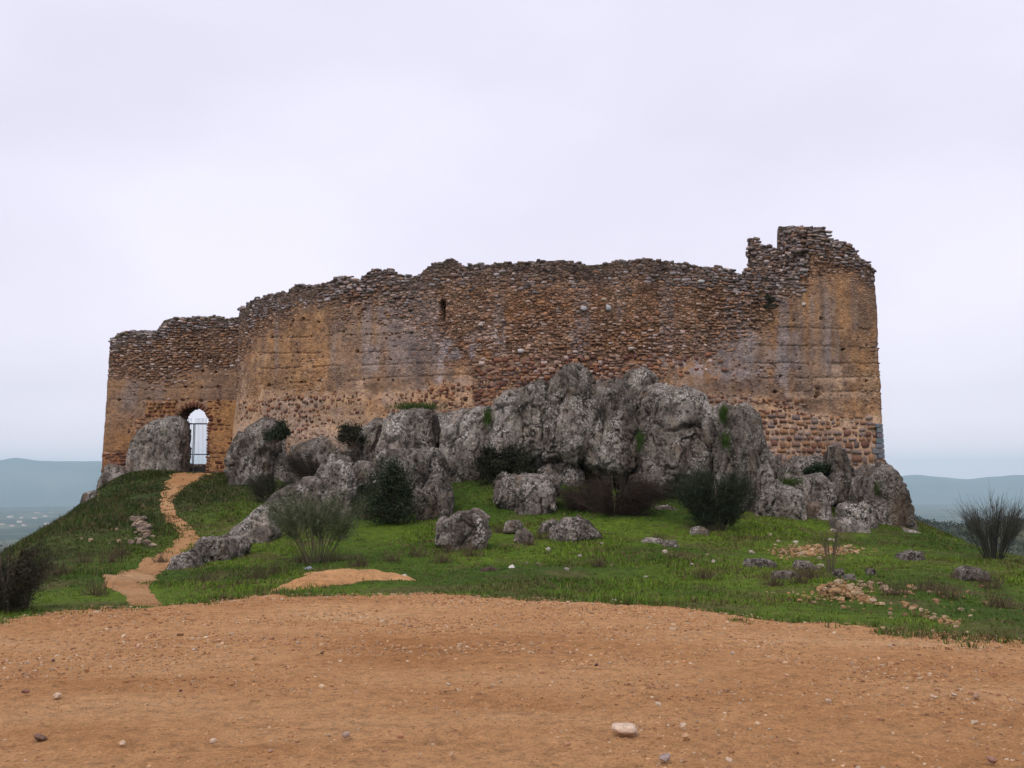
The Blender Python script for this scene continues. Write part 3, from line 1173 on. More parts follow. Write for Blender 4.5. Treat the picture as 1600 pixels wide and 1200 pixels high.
def tapia_colour(px, py, P, seed):
    q = P * np.array([1, 1, 1.0])
    a = fbm(q * 0.55, 4, seed)
    b = fbm(q * np.array([2.2, 2.2, 0.35]), 4, seed + 5)
    c = fbm(q * 2.6, 4, seed + 9)
    col = lerp((.38, .225, .11), (.29, .195, .125), sstep(-.4, .4, a))
    col = lerp(col, np.array((.47, .31, .17)), .6 * sstep(.05, .7, c))
    col = lerp(col, np.array((.25, .20, .16)), .6 * sstep(.05, .6, b))
    col = lerp(col, np.array((.16, .11, .075)), .5 * sstep(.1, .6, fbm(q * np.array([1.2, 1.2, .5]), 3, seed + 13)))
    return col


def curtain_paint(px, py, P, dep):
    up = np.interp(px, UP[:, 0], UP[:, 1]) + 26 * fbm(P * 0.7, 5, 301)
    low = np.interp(px, LOW[:, 0], LOW[:, 1]) + 6 * fbm(P * 1.5, 3, 302)
    side = sstep(-0.3, 0.4, P[..., 1] - 37.2) * (P[..., 0] > 8)
    wu = sstep(34, -26, py - up)
    wl_ = sstep(-8, 6, py - low)
    col = tapia_colour(px, py, P, 311)
    # left tapia is the warmest
    col = lerp(col, np.array((.39, .23, .105)), .38 * sstep(660, 560, px) * sstep(-.3, .5, fbm(P * .9, 3, 315)))
    b = fbm(P * np.array([1.0, 1.0, .5]), 4, 320)
    rub = lerp((.23, .14, .085), (.28, .19, .125), sstep(-.5, .5, b))
    rub = lerp(rub, np.array((.32, .18, .085)), .7 * sstep(0, .6, fbm(P * .6, 3, 321)) * sstep(0.8, 2.2, dep))
    rub = lerp(rub, np.array((.135, .112, .095)), .85 * sstep(1.1, .2, dep + .35 * b))
    rub = lerp(rub, np.array((.09, .095, .05)), .55 * sstep(.22, .0, dep) * sstep(-.2, .4, fbm(P * 2, 3, 322)))
    mort = lerp((.50, .34, .20), (.43, .32, .225), sstep(-.4, .4, fbm(P * 1.1, 3, 323)))
    mort = lerp(mort, np.array((.48, .26, .10)), .5 * sstep(.1, .6, fbm(P * .8, 3, 324)))
    mort = lerp(mort, np.array((.50, .35, .225)), .8 * sstep(1180, 1230, px))
    midr = sstep(735, 760, px) * sstep(1035, 1015, px) * sstep(600, 560, py)
    mort = lerp(mort, np.array((.25, .15, .085)), .75 * midr)
    col = lerp(col, rub, wu)
    col = lerp(col, mort, wl_ * (1 - wu * .9))
    bandn = fbm(np.stack([px / 300, py / 16, 0 * px], -1), 4, 336)
    col = col * (1 + .22 * np.clip(bandn, -1, 1))[..., None]
    # weathering with shapes of its own
    for x0, x1, y0, y1, a in GREY_PATCH:
        m = a * soft_box(px + 3 * b, py + 3 * b, x0, x1, y0, y1, 5) * sstep(-.5, .15, fbm(P * 3, 3, 331))
        col = lerp(col, np.array((.41, .375, .36)), m * .85)
    for x0, x1, y0, y1, a in PALE_PATCH:
        m = a * soft_box(px + 2 * b, py + 2 * b, x0, x1, y0, y1, 3.5) * sstep(-.7, .1, fbm(P * 2.5, 3, 332))
        col = lerp(col, np.array((.55, .39, .25)), m)
    st = sstep(.15, .6, fbm(np.stack([px / 26, py / 260, 0 * px], -1), 3, 333)) * sstep(430, 480, py) * sstep(610, 560, py)
    col = lerp(col, np.array((.29, .265, .25)), .6 * st * (1 - wl_))
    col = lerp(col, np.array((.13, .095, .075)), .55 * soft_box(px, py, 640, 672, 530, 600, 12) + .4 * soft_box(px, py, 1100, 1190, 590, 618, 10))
    disp = .022 * fbm(P * 2.2, 4, 341) + .012 * fbm(P * 7, 3, 342) + .05 * fbm(P * .35, 2, 343)
    disp = disp - .035 * wu * sstep(.25, .8, dep)
    disp = disp + wu * .03 * fbm(P * np.array([4, 4, 9.]), 3, 344)
    tz = (1 - wu) * (1 - wl_)
    g = np.zeros_like(px)
    wob = 1.6 * fbm(P * 1.2, 3, 345)
    for x0, x1, y, sl in PANELS_H:
        g = np.maximum(g, sstep(1.7, .3, np.abs(py - (y + sl * (px - x0)) + wob)) * sstep(x0 - 4, x0, px) * sstep(x1 + 4, x1, px))
    for x, y0, y1 in PANELS_V:
        g = np.maximum(g, .7 * sstep(1.5, .3, np.abs(px - x + wob)) * sstep(y0 - 4, y0, py) * sstep(y1 + 4, y1, py))
    g = g * sstep(-.55, .0, fbm(P * 2.3, 3, 346))
    disp = disp - .05 * g * tz
    hol = np.zeros_like(px)
    for hx, hy, hr in HOLES:
        hol = np.maximum(hol, sstep(hr * 1.25, hr * .7, np.hypot(px - hx, (py - hy) * 1.1)))
    slit = sstep(4.4, 2.6, np.abs(px - 691.5 + wob * .4)) * sstep(468, 472, py) * sstep(503, 499, py)
    disp = disp - .28 * hol - .55 * slit
    # random small pits in the rammed earth
    f1, f2, _ = worley(P * 3.1, 351)
    disp = disp - .05 * sstep(.16, .06, f1) * tz
    disp = np.where(side > .5, .05 * fbm(P * 2, 4, 347), disp)
    return disp, col, np.clip(wu * (1 - .8 * wl_) + .15 * wl_ + .32 * (1 - wu) * (1 - wl_) * sstep(-.5, .4, fbm(P * .9, 4, 349)), 0.12, 1)


curtain = empty("curtain_wall", tuple(curt.xy[len(curt.s) // 2]) + (1.2,), "long curved ruined curtain wall of rubble and rammed earth on the crags", "wall")
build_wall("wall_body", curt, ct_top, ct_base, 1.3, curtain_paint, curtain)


def curtain_zone(px, py, dep, r):
    if px > 1378 or (685 < px < 698 and 464 < py < 504):
        return None
    up = np.interp(px, UP[:, 0], UP[:, 1]) + r.normal(0, 28)
    low = np.interp(px, LOW[:, 0], LOW[:, 1])
    if py < up:
        if dep < 0.75 + r.normal(0, .2):
            return (('grey' if r.random() < .65 else 'brown'), .9, .095, .20, .025, 0.95)
        if px > 742 and px < 1200:
            if py > 555:
                return (('red' if r.random() < .6 else 'brown'), .75, .12, .18, .03, 1.15)
            return (('warm' if r.random() < .75 else 'brown'), .62, .082, .155, .014, 1.0)
        return (('warm' if r.random() < .7 else 'brown'), .5, .075, .13, .012, 1.0)
    if py > low + r.normal(0, 2):
        if px > 1185:
            if py > 650:
                return None
            return ('red', .22, .11, .15, .02, 1.2)
        if px > 740 and px < 1030:
            return None
        return None if px < 640 else ('red', .3, .11, .13, .02, 1.0)
    if r.random() < .2:
        return (('warm' if r.random() < .7 else 'brown'), 1.0, .065, .095, .008, .95)
    return None


S = Stones()
r_ = np.random.default_rng(5)
lay_stones(S, curt, ct_top, ct_base + .8, curtain_zone, r_)
lay_blocks(S, curt, (1190, 1366), (652, 742), .245, .25, .035, 'squared', r_, icorner, .4, zj=.03)
lay_blocks(S, curt, (1366, 1376), (720, 742), .19, .2, .05, 'squared', r_, icorner)
lay_blocks(S, curt, (1186, 1262), (622, 652), .17, .19, .06, 'red', r_, icorner, .4, dens=.7, zj=.04)
lay_blocks(S, curt, (376, 640), (624, 700), .15, .15, .055, 'red', r_, icorner, .4, dens=.72, zj=.045)
lay_blocks(S, curt, (640, 745), (606, 660), .15, .16, .05, 'red', r_, icorner, .4, dens=.7, zj=.045)
lay_blocks(S, curt, (742, 1030), (585, 660), .165, .18, .04, 'red', r_, icorner, .4, zj=.04, proud=.01)
# a few big pale stones that stand out in the photograph
for px, py, l, h, c in [(912, 482, .26, .2, (.45, .44, .44)), (951, 481, .2, .22, (.42, .42, .42)), (815, 549, .24, .16, (.5, .45, .42)), (1258, 476, .13, .13, (.6, .55, .5)), (945, 468, .2, .1, (.5, .42, .3)), (752, 508, .2, .1, (.55, .46, .38)), (1098, 440, .25, .14, (.45, .43, .42)), (985, 545, .22, .12, (.45, .38, .32)), (1275, 605, .2, .16, (.1, .06, .04))]:
    k = int(np.argmin(np.abs(project(np.c_[curt.xy, np.full(len(curt.s), 6.0)])[0][:icorner] - px)))
    z = at(px, py, curt.xy[k, 1])[2]
    c3 = curt.pos(np.array([k]), np.array([z]), np.array([-.02]))[0]
    S.add(c3, np.stack([np.r_[curt.t[k], 0], -np.r_[curt.n[k], 0], [0, 0, 1.]]), (l, .2, h), c)
for k in range(420):      # broken left flank and top of the tower stub
    py = r_.uniform(353, 434) if k % 4 else r_.uniform(352, 366)
    i = int(np.argmin(np.abs(project(np.c_[curt.xy, np.full(len(curt.s), 9.8)])[0][:icorner] - 1260))) + int(r_.integers(-2, 2))
    c = curt.pos(np.array([i]), np.array([at(1260, py, curt.xy[i, 1])[2]]), np.array([-r_.uniform(.0, 1.5)]))[0]
    c[0] -= r_.uniform(0, .12)
    a = r_.uniform(-.4, .4)
    S.add(c, np.array([[math.cos(a), math.sin(a), 0], [-math.sin(a), math.cos(a), 0], [0, 0, 1.]]), (r_.uniform(.14, .3), r_.uniform(.14, .26), r_.uniform(.08, .15)), pick('grey' if r_.random() < .6 else 'brown', r_))
S.build(curtain, 290, "rubble_stones")

# blue-grey dressed quoins at the right corner
for k, (y0, y1, x0) in enumerate([(663, 668, 1369), (669, 676.5, 1371), (677.5, 684.5, 1372), (685.5, 693, 1369), (694, 700.5, 1371), (701.5, 709, 1364), (710, 716, 1373)]):
    i = int(np.argmin(np.abs(curt.xy[:icorner, 0] - at(x0, y0, 36.7)[0])))
    za, zb = at(1375, y1, 36.75)[2], at(1375, y0, 36.75)[2]
    bt = .02 * (9.2 - za)
    xa, xb = curt.xy[i, 0] - .1, curt.xy[icorner, 0] + bt - .17
    Vb, Qb = box_vf((xa, 36.60 - bt, za), (xb, curt.xy[icorner, 1] + .3, zb))
    q = link("quoin", mesh_np("quoin", Vb - np.array(curtain.location), Qb, None, False), MAT_STONE_OBJ, curtain)
    q.color = (.15 + .02 * (k % 3), .17 + .02 * (k % 2), .20, 1)
    bv = q.modifiers.new("bevel", 'BEVEL')
    bv.width = .012
    bv.segments = 2
    q["label"] = "smooth blue grey corner block"

# set-back stub of the tower, behind the wall walk
sb = [planpt(1172, 37.5, 400), planpt(1185, 37.45, 400), planpt(1215, 37.4, 400), planpt(1268, 37.4, 400)]
stub_w = Wall(np.array(sb), DS)
SB_PROF = [(1150, 415), (1160, 408), (1163, 398), (1165, 376), (1170, 373), (1177, 372), (1184, 381), (1190, 384), (1200, 383), (1208, 388), (1213, 391), (1220, 386), (1232, 380), (1270, 372)]
sb_top = top_from_profile(stub_w, SB_PROF)
sb_base = np.full(len(stub_w.s), at(1190, 445, 37.4)[2])


def stub_paint(px, py, P, dep):
    b = fbm(P * 1.4, 4, 361)
    col = lerp((.15, .135, .12), (.20, .155, .12), sstep(-.4, .4, b))
    return .05 * fbm(P * 2.5, 4, 362) + .03 * fbm(P * np.array([4, 4, 10.]), 3, 363), col, np.ones_like(px)


build_wall("tower_stub", stub_w, sb_top, sb_base, 0.8, stub_paint, curtain)
S = Stones()
lay_stones(S, stub_w, sb_top, sb_base, lambda px, py, dep, r: (('grey' if r.random() < .5 else 'brown'), .9, .095, .18, .03, 1.0), r_)
# ragged left edge of the stub
for k in range(60):
    z = sb_base[0] + (sb_top[6] - sb_base[0]) * r_.random()
    c = stub_w.pos(np.array([r_.integers(0, 4)]), np.array([z]), np.array([-.8 * r_.random()]))[0]
    c[0] += r_.uniform(-.10, .02) + .08 * math.sin(z * 5)
    S.add(c, np.eye(3), (.22, .2, .13), pick('brown', r_))
S.build(curtain, 40, "rubble_stones")

# --- straight gate wall on the left
gw_plan = np.array([planpt(166, 52.0, 600) * np.array([.86, 1]), planpt(170, 46.0, 600) * np.array([.955, 1]), planpt(169.5, 42.85, 600), planpt(171, 42.62, 600), planpt(176, 42.6, 600), planpt(240, 42.5, 600), planpt(300, 42.4, 600), planpt(392, 42.3, 600)])
gwall = Wall(gw_plan, DS, .024, 7.5)
GW_PROF = [(150, 535), (172, 532), (178, 528), (188, 522), (198, 519), (206, 518), (215, 521), (230, 520), (243, 520), (246, 514), (252, 507), (256, 501), (264, 499), (274, 495), (290, 496), (306, 495), (315, 497), (330, 494), (345, 497), (360, 497), (372, 495), (400, 490)]
gw_top = top_from_profile(gwall, GW_PROF) + .02 * np.sign(vnoise(np.c_[gwall.s * 3, 0 * gwall.s, 0 * gwall.s], 93))
gw_base = np.full(len(gwall.s), 1.2)
SILL = 741


def arch_hole(px, py, back=False):
    px, py = np.asarray(px, float), np.asarray(py, float)
    if back:
        return (px > 262) & (px < 345) & (py > 600)
    cx, rx, ys, ry = 301.5, 24.5, 662.0, 26.0
    jit = 0.8 * np.sin(py * 1.3) + .6 * np.sin(py * .47 + px * .1)
    body = (np.abs(px - cx) < rx + jit) & (py >= ys) & (py < SILL)
    arch = (py < ys) & (((px - cx) / (rx + jit)) ** 2 + ((py - ys) / ry) ** 2 < 1)
    return body | arch


GHOLES = [(293, 556, 2.2), (327, 558, 2.4), (294, 579, 1.8), (317, 580, 1.8), (337, 581, 1.8), (290, 604, 2), (315, 605, 1.5), (341, 605, 1.8), (285, 625, 1.8), (314, 626, 2.2), (341, 628, 2.4), (186, 625, 1.8), (275, 628, 1.5)]


def gate_paint(px, py, P, dep):
    up = 592 + 9 * fbm(P * .9, 4, 371) + 14 * sstep(260, 330, px) * -1
    wu = sstep(9, -9, py - up)
    b = fbm(P * np.array([1, 1, .6]), 4, 372)
    col = tapia_colour(px, py, P, 373)
    col = lerp(col, np.array((.25, .165, .105)), .4)
    col = lerp(col, np.array((.36, .19, .075)), .65 * sstep(640, 690, py) * sstep(260, 220, px))
    col = lerp(col, np.array((.25, .22, .20)), .55 * soft_box(px, py, 190, 255, 592, 640, 14) * sstep(-.4, .3, b))
    rub = lerp((.20, .13, .088), (.25, .17, .11), sstep(-.4, .4, b))
    rub = lerp(rub, np.array((.115, .102, .095)), .85 * sstep(1.2, .2, dep + .3 * b))
    rub = lerp(rub, np.array((.10, .105, .05)), .6 * sstep(.2, 0, dep))
    col = lerp(col, rub, wu)
    mo = np.maximum(soft_box(px, py, 228, 276, 627, 652, 3), soft_box(px, py, 324, 374, 626, 735, 3))
    col = lerp(col, np.array((.40, .22, .085)), .85 * mo)
    lowl = soft_box(px, py, 160, 205, 706, 745, 4)
    col = lerp(col, np.array((.27, .115, .05)), .7 * lowl)
    disp = .02 * fbm(P * 2.2, 4, 381) + .01 * fbm(P * 7, 3, 382) + .04 * fbm(P * .4, 2, 383) - .03 * wu * sstep(.2, .6, dep)
    hol = np.zeros_like(px)
    for hx, hy, hr in GHOLES:
        hol = np.maximum(hol, sstep(hr * 1.25, hr * .7, np.hypot(px - hx, py - hy)))
    g = np.zeros_like(px)
    for y in (606, 625, 707):
        g = np.maximum(g, sstep(1.5, .3, np.abs(py - y + 1.5 * fbm(P * 1.3, 3, 384))))
    disp = disp - .25 * hol - .03 * g * (1 - wu)
    disp = np.where(P[..., 1] > 42.75, .03 * fbm(P * 2, 3, 385), disp)
    return disp, col, np.clip(wu * (1 - mo), .15, 1)


gatew = empty("gate_wall", (*planpt(300, 42.4), 1.2), "lower straight ruined stone wall pierced by the arched gateway", "wall")
build_wall("wall_body", gwall, gw_top, gw_base, 1.05, gate_paint, gatew, arch_hole)


def gate_zone(px, py, dep, r):
    if px < 160 or px > 375:
        return None
    if px > 168 and py < 592 + r.normal(0, 17) - 14 * float(sstep(260, 330, px)):
        if dep < .5 + r.normal(0, .15):
            return (('grey' if r.random() < .6 else 'brown'), .9, .095, .2, .025, 1.0)
        return (('warm' if r.random() < .6 else 'brown'), .8, .088, .18, .02, .95)
    if px < 205 and py > 708:
        return ('red', .7, .13, .2, .03, 1.1)
    if 190 < px < 262 and 650 < py < 690:
        return ('red', .35, .13, .2, .02, 1.2)
    if r.random() < .08 and not (226 < px < 376 and py > 626):
        return ('brown', 1.0, .08, .12, .015, 1.0)
    return None


S = Stones()
lay_stones(S, gwall, gw_top, gw_base + .5, gate_zone, r_, True, lambda px, py: arch_hole(px, py))
near_arch = lambda px, py: (abs(px - 301.5) < 29 and py > 655) or math.hypot(px - 301.5, (py - 662)) < 31
lay_blocks(S, gwall, (228, 274), (628, 652), .165, .21, .055, 'brick', r_, None, .15, near_arch)
lay_blocks(S, gwall, (326, 372), (627, 656), .15, .23, .055, 'brick', r_, None, .15, near_arch)
lay_blocks(S, gwall, (331, 374), (656, 742), .2, .3, .06, 'brick', r_, None, .2, near_arch)
lay_blocks(S, gwall, (163, 206), (708, 745), .16, .22, .05, 'red', r_, None, .3)
lay_blocks(S, gwall, (196, 262), (652, 690), .15, .24, .09, 'red', r_, None, .3, dens=.45)
# ring of dark stones round the arch and down the jambs
gi = lambda px: int(np.argmin(np.abs(project(np.c_[gwall.xy, np.full(len(gwall.s), 4.0)])[0] - px) + 99 * (gwall.xy[:, 1] > 42.7)))
for a in np.linspace(0, math.pi, 17):
    px, py = 301.5 + 28.5 * math.cos(a), 662 - 30 * math.sin(a)
    k = gi(px)
    c = gwall.pos(np.array([k]), np.array([at(px, py, gwall.xy[k, 1])[2]]), np.array([-.07]))[0]
    t, n = np.r_[gwall.t[k], 0], np.r_[gwall.n[k], 0]
    rad = t * math.cos(a) + np.array([0, 0, 1.]) * math.sin(a)
    tg = -t * math.sin(a) + np.array([0, 0, 1.]) * math.cos(a)
    S.add(c, np.stack([rad, -n, tg]), (.26, .26, .13), pick('brick', r_))
for side, xx in ((-1, 274.5), (1, 329)):
    for py in np.arange(664, 740, 4.6):
        k = gi(xx)
        c = gwall.pos(np.array([k]), np.array([at(xx, py, gwall.xy[k, 1])[2]]), np.array([-.07]))[0]
        S.add(c, np.stack([np.r_[gwall.t[k], 0], -np.r_[gwall.n[k], 0], [0, 0, 1.]]), (r_.uniform(.15, .26), .24, .115), pick('brick', r_, 1.2))
# jamb stones inside the passage
for py in np.arange(664, 740, 5):
    for w in (.2, .45, .7, .95):
        k = gi(277.5)
        c = gwall.pos(np.array([k]), np.array([at(277, py, gwall.xy[k, 1])[2]]), np.array([-w]))[0]
        S.add(c, np.stack([np.r_[gwall.n[k], 0], -np.r_[gwall.t[k], 0], [0, 0, 1.]]), (r_.uniform(.16, .24), .2, .11), pick('brick', r_, 1.1))
S.build(gatew, 290, "rubble_stones")
# small stack of blue-grey bricks in the jamb masonry
for k, y in enumerate(range(690, 722, 5)):
    i = gi(342.5)
    z1, z0 = at(342, y, gwall.xy[i, 1])[2], at(342, y + 3.2, gwall.xy[i, 1])[2]
    X = at(338.5, y, gwall.xy[i, 1])[0]
    Vb, Qb = box_vf((X + .03 * (k % 2), gwall.xy[i, 1] - .035, z0), (X + .15, gwall.xy[i, 1] + .1, z1))
    q = link("block", mesh_np("block", Vb - np.array(gatew.location), Qb, None, False), MAT_STONE_OBJ, gatew)
    q.color = (.15 + .03 * (k % 3), .14 + .03 * (k % 3), .165 + .03 * (k % 2), 1)
    q["label"] = "blue grey block let into the jamb"

# low broken wall inside, glimpsed through the gate
ipl = np.array([at(250, 730, 55)[:2], at(300, 730, 54.5)[:2], at(360, 730, 54)[:2]])
iw = Wall(ipl, .09)
iz = at(300, 724, 54.5)[2] + .12 * fbm(np.c_[iw.s * 1.3, 0 * iw.s, 0 * iw.s], 3, 401)
inner = empty("inner_wall", (*ipl[1], .4), "low dark broken wall inside the castle seen through the gate", "wall")
build_wall("wall_body", iw, iz, np.full(len(iw.s), -.6), .7, stub_paint, inner)

# ------------------------------------------------------------------ iron gate
gk = gi(302)
gY = gwall.xy[gk, 1] + .16
gate = empty("iron_gate", tuple(at(302, SILL, gY)), "black iron double gate with thin spiked bars in the arched doorway", "gate")
gl = np.array(gate.location)


def tube(p0, p1, r0, r1=None, sides=6):
    p0, p1 = np.asarray(p0, float), np.asarray(p1, float)
    r1 = r0 if r1 is None else r1
    d = (p1 - p0) / max(np.linalg.norm(p1 - p0), 1e-9)
    a = np.cross(d, [0, 0, 1.] if abs(d[2]) < .9 else [1., 0, 0])
    a /= np.linalg.norm(a)
    b = np.cross(d, a)
    ang = np.linspace(0, 2 * math.pi, sides, endpoint=False)
    ring = np.cos(ang)[:, None] * a + np.sin(ang)[:, None] * b
    V = np.concatenate([p0 + ring * r0, p1 + ring * r1])
    Q = np.array([[i, (i + 1) % sides, sides + (i + 1) % sides, sides + i] for i in range(sides)])
    return V, Q


def gpt(px, py):
    return at(px, py, gY) - gl


def gbox(name, x0, y0, x1, y1, th=.025):
    a, b = gpt(x0, y1), gpt(x1, y0)
    Vb, Qb = box_vf((a[0], a[1] - th, a[2]), (b[0], b[1] + th, b[2]))
    return link(name, mesh_np(name, Vb, Qb, None, False), MAT_IRON, gate)


gbox("hinge_post", 278.2, 661, 279.8, 737)
gbox("hinge_post", 324.0, 661, 325.6, 737)
for x0, x1 in ((279.8, 301.6), (303.4, 324.0)):
    gbox("rail", x0, 661.2, x1, 663.2, .02)
    gbox("rail", x0, 709.2, x1, 710.8, .02)
    gbox("rail", x0, 734.6, x1, 736.8, .02)
    gbox("kick_plate", x0, 729.5, x1, 734.6, .006)
gbox("meeting_stile", 300.6, 661, 302.3, 736.5, .028)
gbox("meeting_stile", 302.6, 661, 304.3, 736.5, .028)
for x in list(np.linspace(281.8, 299, 9)) + list(np.linspace(306, 322.4, 9)):
    a, b = gpt(x, 735), gpt(x, 655)
    Vb, Qb = tube(a, b, .0055, .0055, 5)
    bar = link("bar", mesh_np("bar", Vb, Qb), MAT_IRON, gate)
    Vb, Qb = tube(b, b + np.array([0, 0, .05]), .012, .001, 5)
    link("spike", mesh_np("spike", Vb, Qb), MAT_IRON, bar)
# small sign beside the gate
sp = at(265, 667, 42.1)
Vb, Qb = box_vf((-.10, -.012, -.12), (.10, .012, .12))
sg = link("sign_plate", mesh_np("sign_plate", Vb, Qb, None, False), mat_plain("dark_plate", (.05, .04, .035), (.09, .07, .055)), None, tuple(sp + np.array([0, .0, 0])))
tag(sg, "small dark plate on the rock left of the gate", "sign")

# ------------------------------------------------------------------ rocks
def ray_radius(theta, W):
    """Distance from the origin to polygon W (2D, around origin) in directions theta."""
    dx, dy = np.cos(theta), np.sin(theta)
    best = np.full(theta.shape, 1e9)
    for a, b in zip(W, np.roll(W, -1, 0)):
        e = b - a
        den = dx * e[1] - dy * e[0]
        den = np.where(np.abs(den) < 1e-9, 1e-9, den)
        t = (a[0] * e[1] - a[1] * e[0]) / den
        u = (a[0] * dy - a[1] * dx) / den
        ok = (t > 1e-6) & (u >= -1e-6) & (u <= 1 + 1e-6)
        best = np.where(ok & (t < best), t, best)
    med = np.median(best[best < 1e8])
    return np.where(best > 1e8, med, best)


ROCK_N = [0]


def rock(poly, Y, D, label, n=30, tilt=0.0, p=3.0, rough=1.0, crack=1.0, name="rock", grow=0.0, mat=None, cat="rock", group=None, bury=1.45):
    ROCK_N[0] += 1
    seed = 500 + 7 * ROCK_N[0]
    W3 = np.array([at(x, y, Y) for x, y in poly])
    W = W3[:, [0, 2]]
    lo, hi = W.min(0), W.max(0)
    # centroid of polygon area
    a = W
    b = np.roll(W, -1, 0)
    cr = a[:, 0] * b[:, 1] - b[:, 0] * a[:, 1]
    c0 = ((a + b) * cr[:, None]).sum(0) / (3 * cr.sum())
    d, Q = csphere(max(10, int(n * .87)))
    th = np.arctan2(d[:, 2], d[:, 0])
    Rr = ray_radius(th, W - c0) * (1.075 + grow)
    rho = np.hypot(d[:, 0], d[:, 2])
    yy = d[:, 1]
    p = p + 1.0
    k = (rho ** p + np.abs(yy) ** p) ** (1 / p)
    rho, yy = rho / k, yy / k
    V = np.stack([c0[0] + Rr * rho * np.cos(th), Y + D + D * yy, c0[1] + Rr * rho * np.sin(th)], -1)
    lowv = np.minimum(V[:, 2] - c0[1], 0)
    V[:, 2] += lowv * (bury - 1)
    V[:, 1] += (V[:, 2] - lo[1]) * tilt
    size = float(min(hi[0] - lo[0], hi[1] - lo[1], 2 * D))
    N = vnormals(V, Q)
    s = min(size, 2.2)
    # broad facets
    r = np.random.default_rng(seed)
    cc = V.mean(0)
    ext = np.array([hi[0] - lo[0], 2 * D, hi[1] - lo[1]]) / 2
    for _ in range(9):
        nn = r.normal(size=3)
        nn[1] = -abs(nn[1]) * 1.1
        nn /= np.linalg.norm(nn)
        sup = np.abs(nn * ext).sum() * r.uniform(.80, .97)
        over = np.maximum((V - cc) @ nn - sup, 0)
        V = V - .8 * over[:, None] * nn
    N = vnormals(V, Q)
    k_ = 1 / max(s, .5)
    wp = .22 * fbm(V * 1.3, 3, seed)[:, None]
    f1, f2, cid = worley(V * np.array([1, 1, .45]) * k_ * 1.9 + wp, seed)
    disp = crack * s * (.085 * facet(cid) + .04 * (cid - .5) - .05 * sstep(.05, .0, f2 - f1))
    g1, g2, gid = worley(V * np.array([1.2, 1.2, .7]) * k_ * 4.6 + wp, seed + 3)
    disp = disp + crack * s * (.032 * facet(gid, 1.7) + .008 * (gid - .5) - .010 * sstep(.06, .0, g2 - g1))
    # long, nearly upright fractures
    fr = np.abs(fbm(V * np.array([1.5, 1.5, .2]) + 1.5 * wp, 3, seed + 6))
    disp = disp - crack * .11 * min(s, 1.4) * sstep(.055, .0, fr)
    disp = disp + rough * (.03 * s * fbm(V * 1.6 / max(s, .6), 3, seed + 1) + .028 * fbm(V * np.array([2.6, 2.6, 1.5]), 4, seed + 2) * min(1, s) + .02 * fbm(V * 9, 3, seed + 4) * min(1, s))
    V = V + N * disp[:, None]
    base = np.array([c0[0], Y + D, float(V[:, 2].min())])
    o = link(name, mesh_np(name, V - base, Q), mat or MAT_ROCK, None, tuple(base))
    return tag(o, label, cat, group)


G_CRAG = "crags under the curtain wall"
G_BOUL = "boulders on the grass"
# left of the gate
rock([(190, 748), (196, 705), (206, 674), (230, 657), (262, 650), (277, 660), (281, 700), (280, 748)], 41.2, .75, "smooth leaning grey slab rock just left of the gateway", 34, .12, 3.2, .8, .8, group=G_CRAG)
rock([(140, 800), (148, 748), (161, 728), (178, 730), (190, 748), (194, 800)], 40.6, .8, "grey rock at the foot of the gate wall's outer corner", 26, .1, group=G_CRAG)
rock([(124, 806), (123, 778), (130, 765), (139, 767), (147, 780), (148, 806)], 38.6, .45, "small upright rock on the grassy shoulder below the gate wall", 20, .05, group=G_CRAG)
# right of the gate
rock([(346, 805), (346, 745), (342, 718), (350, 690), (368, 668), (398, 655), (418, 660), (424, 700), (408, 760), (392, 805)], 36.5, 1.5, "dark craggy outcrop just right of the gateway", 44, .22, 3.0, 1.2, 1.2, group=G_CRAG)
rock([(385, 790), (392, 700), (402, 656), (424, 648), (446, 668), (462, 700), (466, 750), (455, 790)], 37.2, 1.2, "dark ivy-topped crag between the gateway and the long ridge rock", 40, .22, group=G_CRAG)
rock([(440, 790), (448, 700), (470, 684), (512, 678), (545, 668), (560, 690), (560, 790)], 35.7, 1.0, "shaded rock ledge directly under the stone footing of the curved wall", 40, .35, group=G_CRAG)
# the long diagonal ridge
rock([(376, 840), (392, 806), (412, 780), (436, 762), (464, 752), (492, 748), (512, 760), (520, 800), (500, 845), (420, 850)], 26.6, .95, "long sloping pale ridge rock behind the feathery shrub", 48, .3, 2.8, .9, .9, group=G_CRAG)
rock([(478, 800), (484, 750), (498, 728), (516, 717), (532, 718), (544, 735), (550, 770), (548, 820), (500, 825)], 27.2, .8, "knobbly lichen-spotted rock crowning the diagonal ridge", 36, .2, 3, 1.2, 1.1, group=G_CRAG)
rock([(352, 862), (350, 838), (366, 826), (386, 812), (402, 822), (402, 850), (380, 868)], 25.2, .5, "low end block of the diagonal ridge above the path", 26, .15, group=G_CRAG)
rock([(260, 916), (257, 888), (268, 872), (288, 864), (302, 874), (306, 900), (286, 916)], 20.0, .4, "rounded grey rock end beside the forking path", 28, .1, 2.6, group=G_CRAG)
rock([(288, 905), (290, 868), (306, 848), (330, 841), (346, 845), (352, 868), (340, 892), (310, 906)], 20.9, .45, "knobbly middle rock of the low ridge along the path", 28, .1, group=G_CRAG)
rock([(336, 892), (338, 850), (352, 840), (372, 842), (380, 856), (366, 878)], 21.8, .35, "dark end rock of the low ridge along the path", 24, .1, group=G_CRAG)
rock([(330, 880), (340, 846), (366, 822), (392, 800), (416, 802), (424, 836), (400, 866), (360, 884)], 24.0, .55, "long low rock joining the path ridge to the pale diagonal ridge", 34, .25, 2.8, group=G_CRAG)
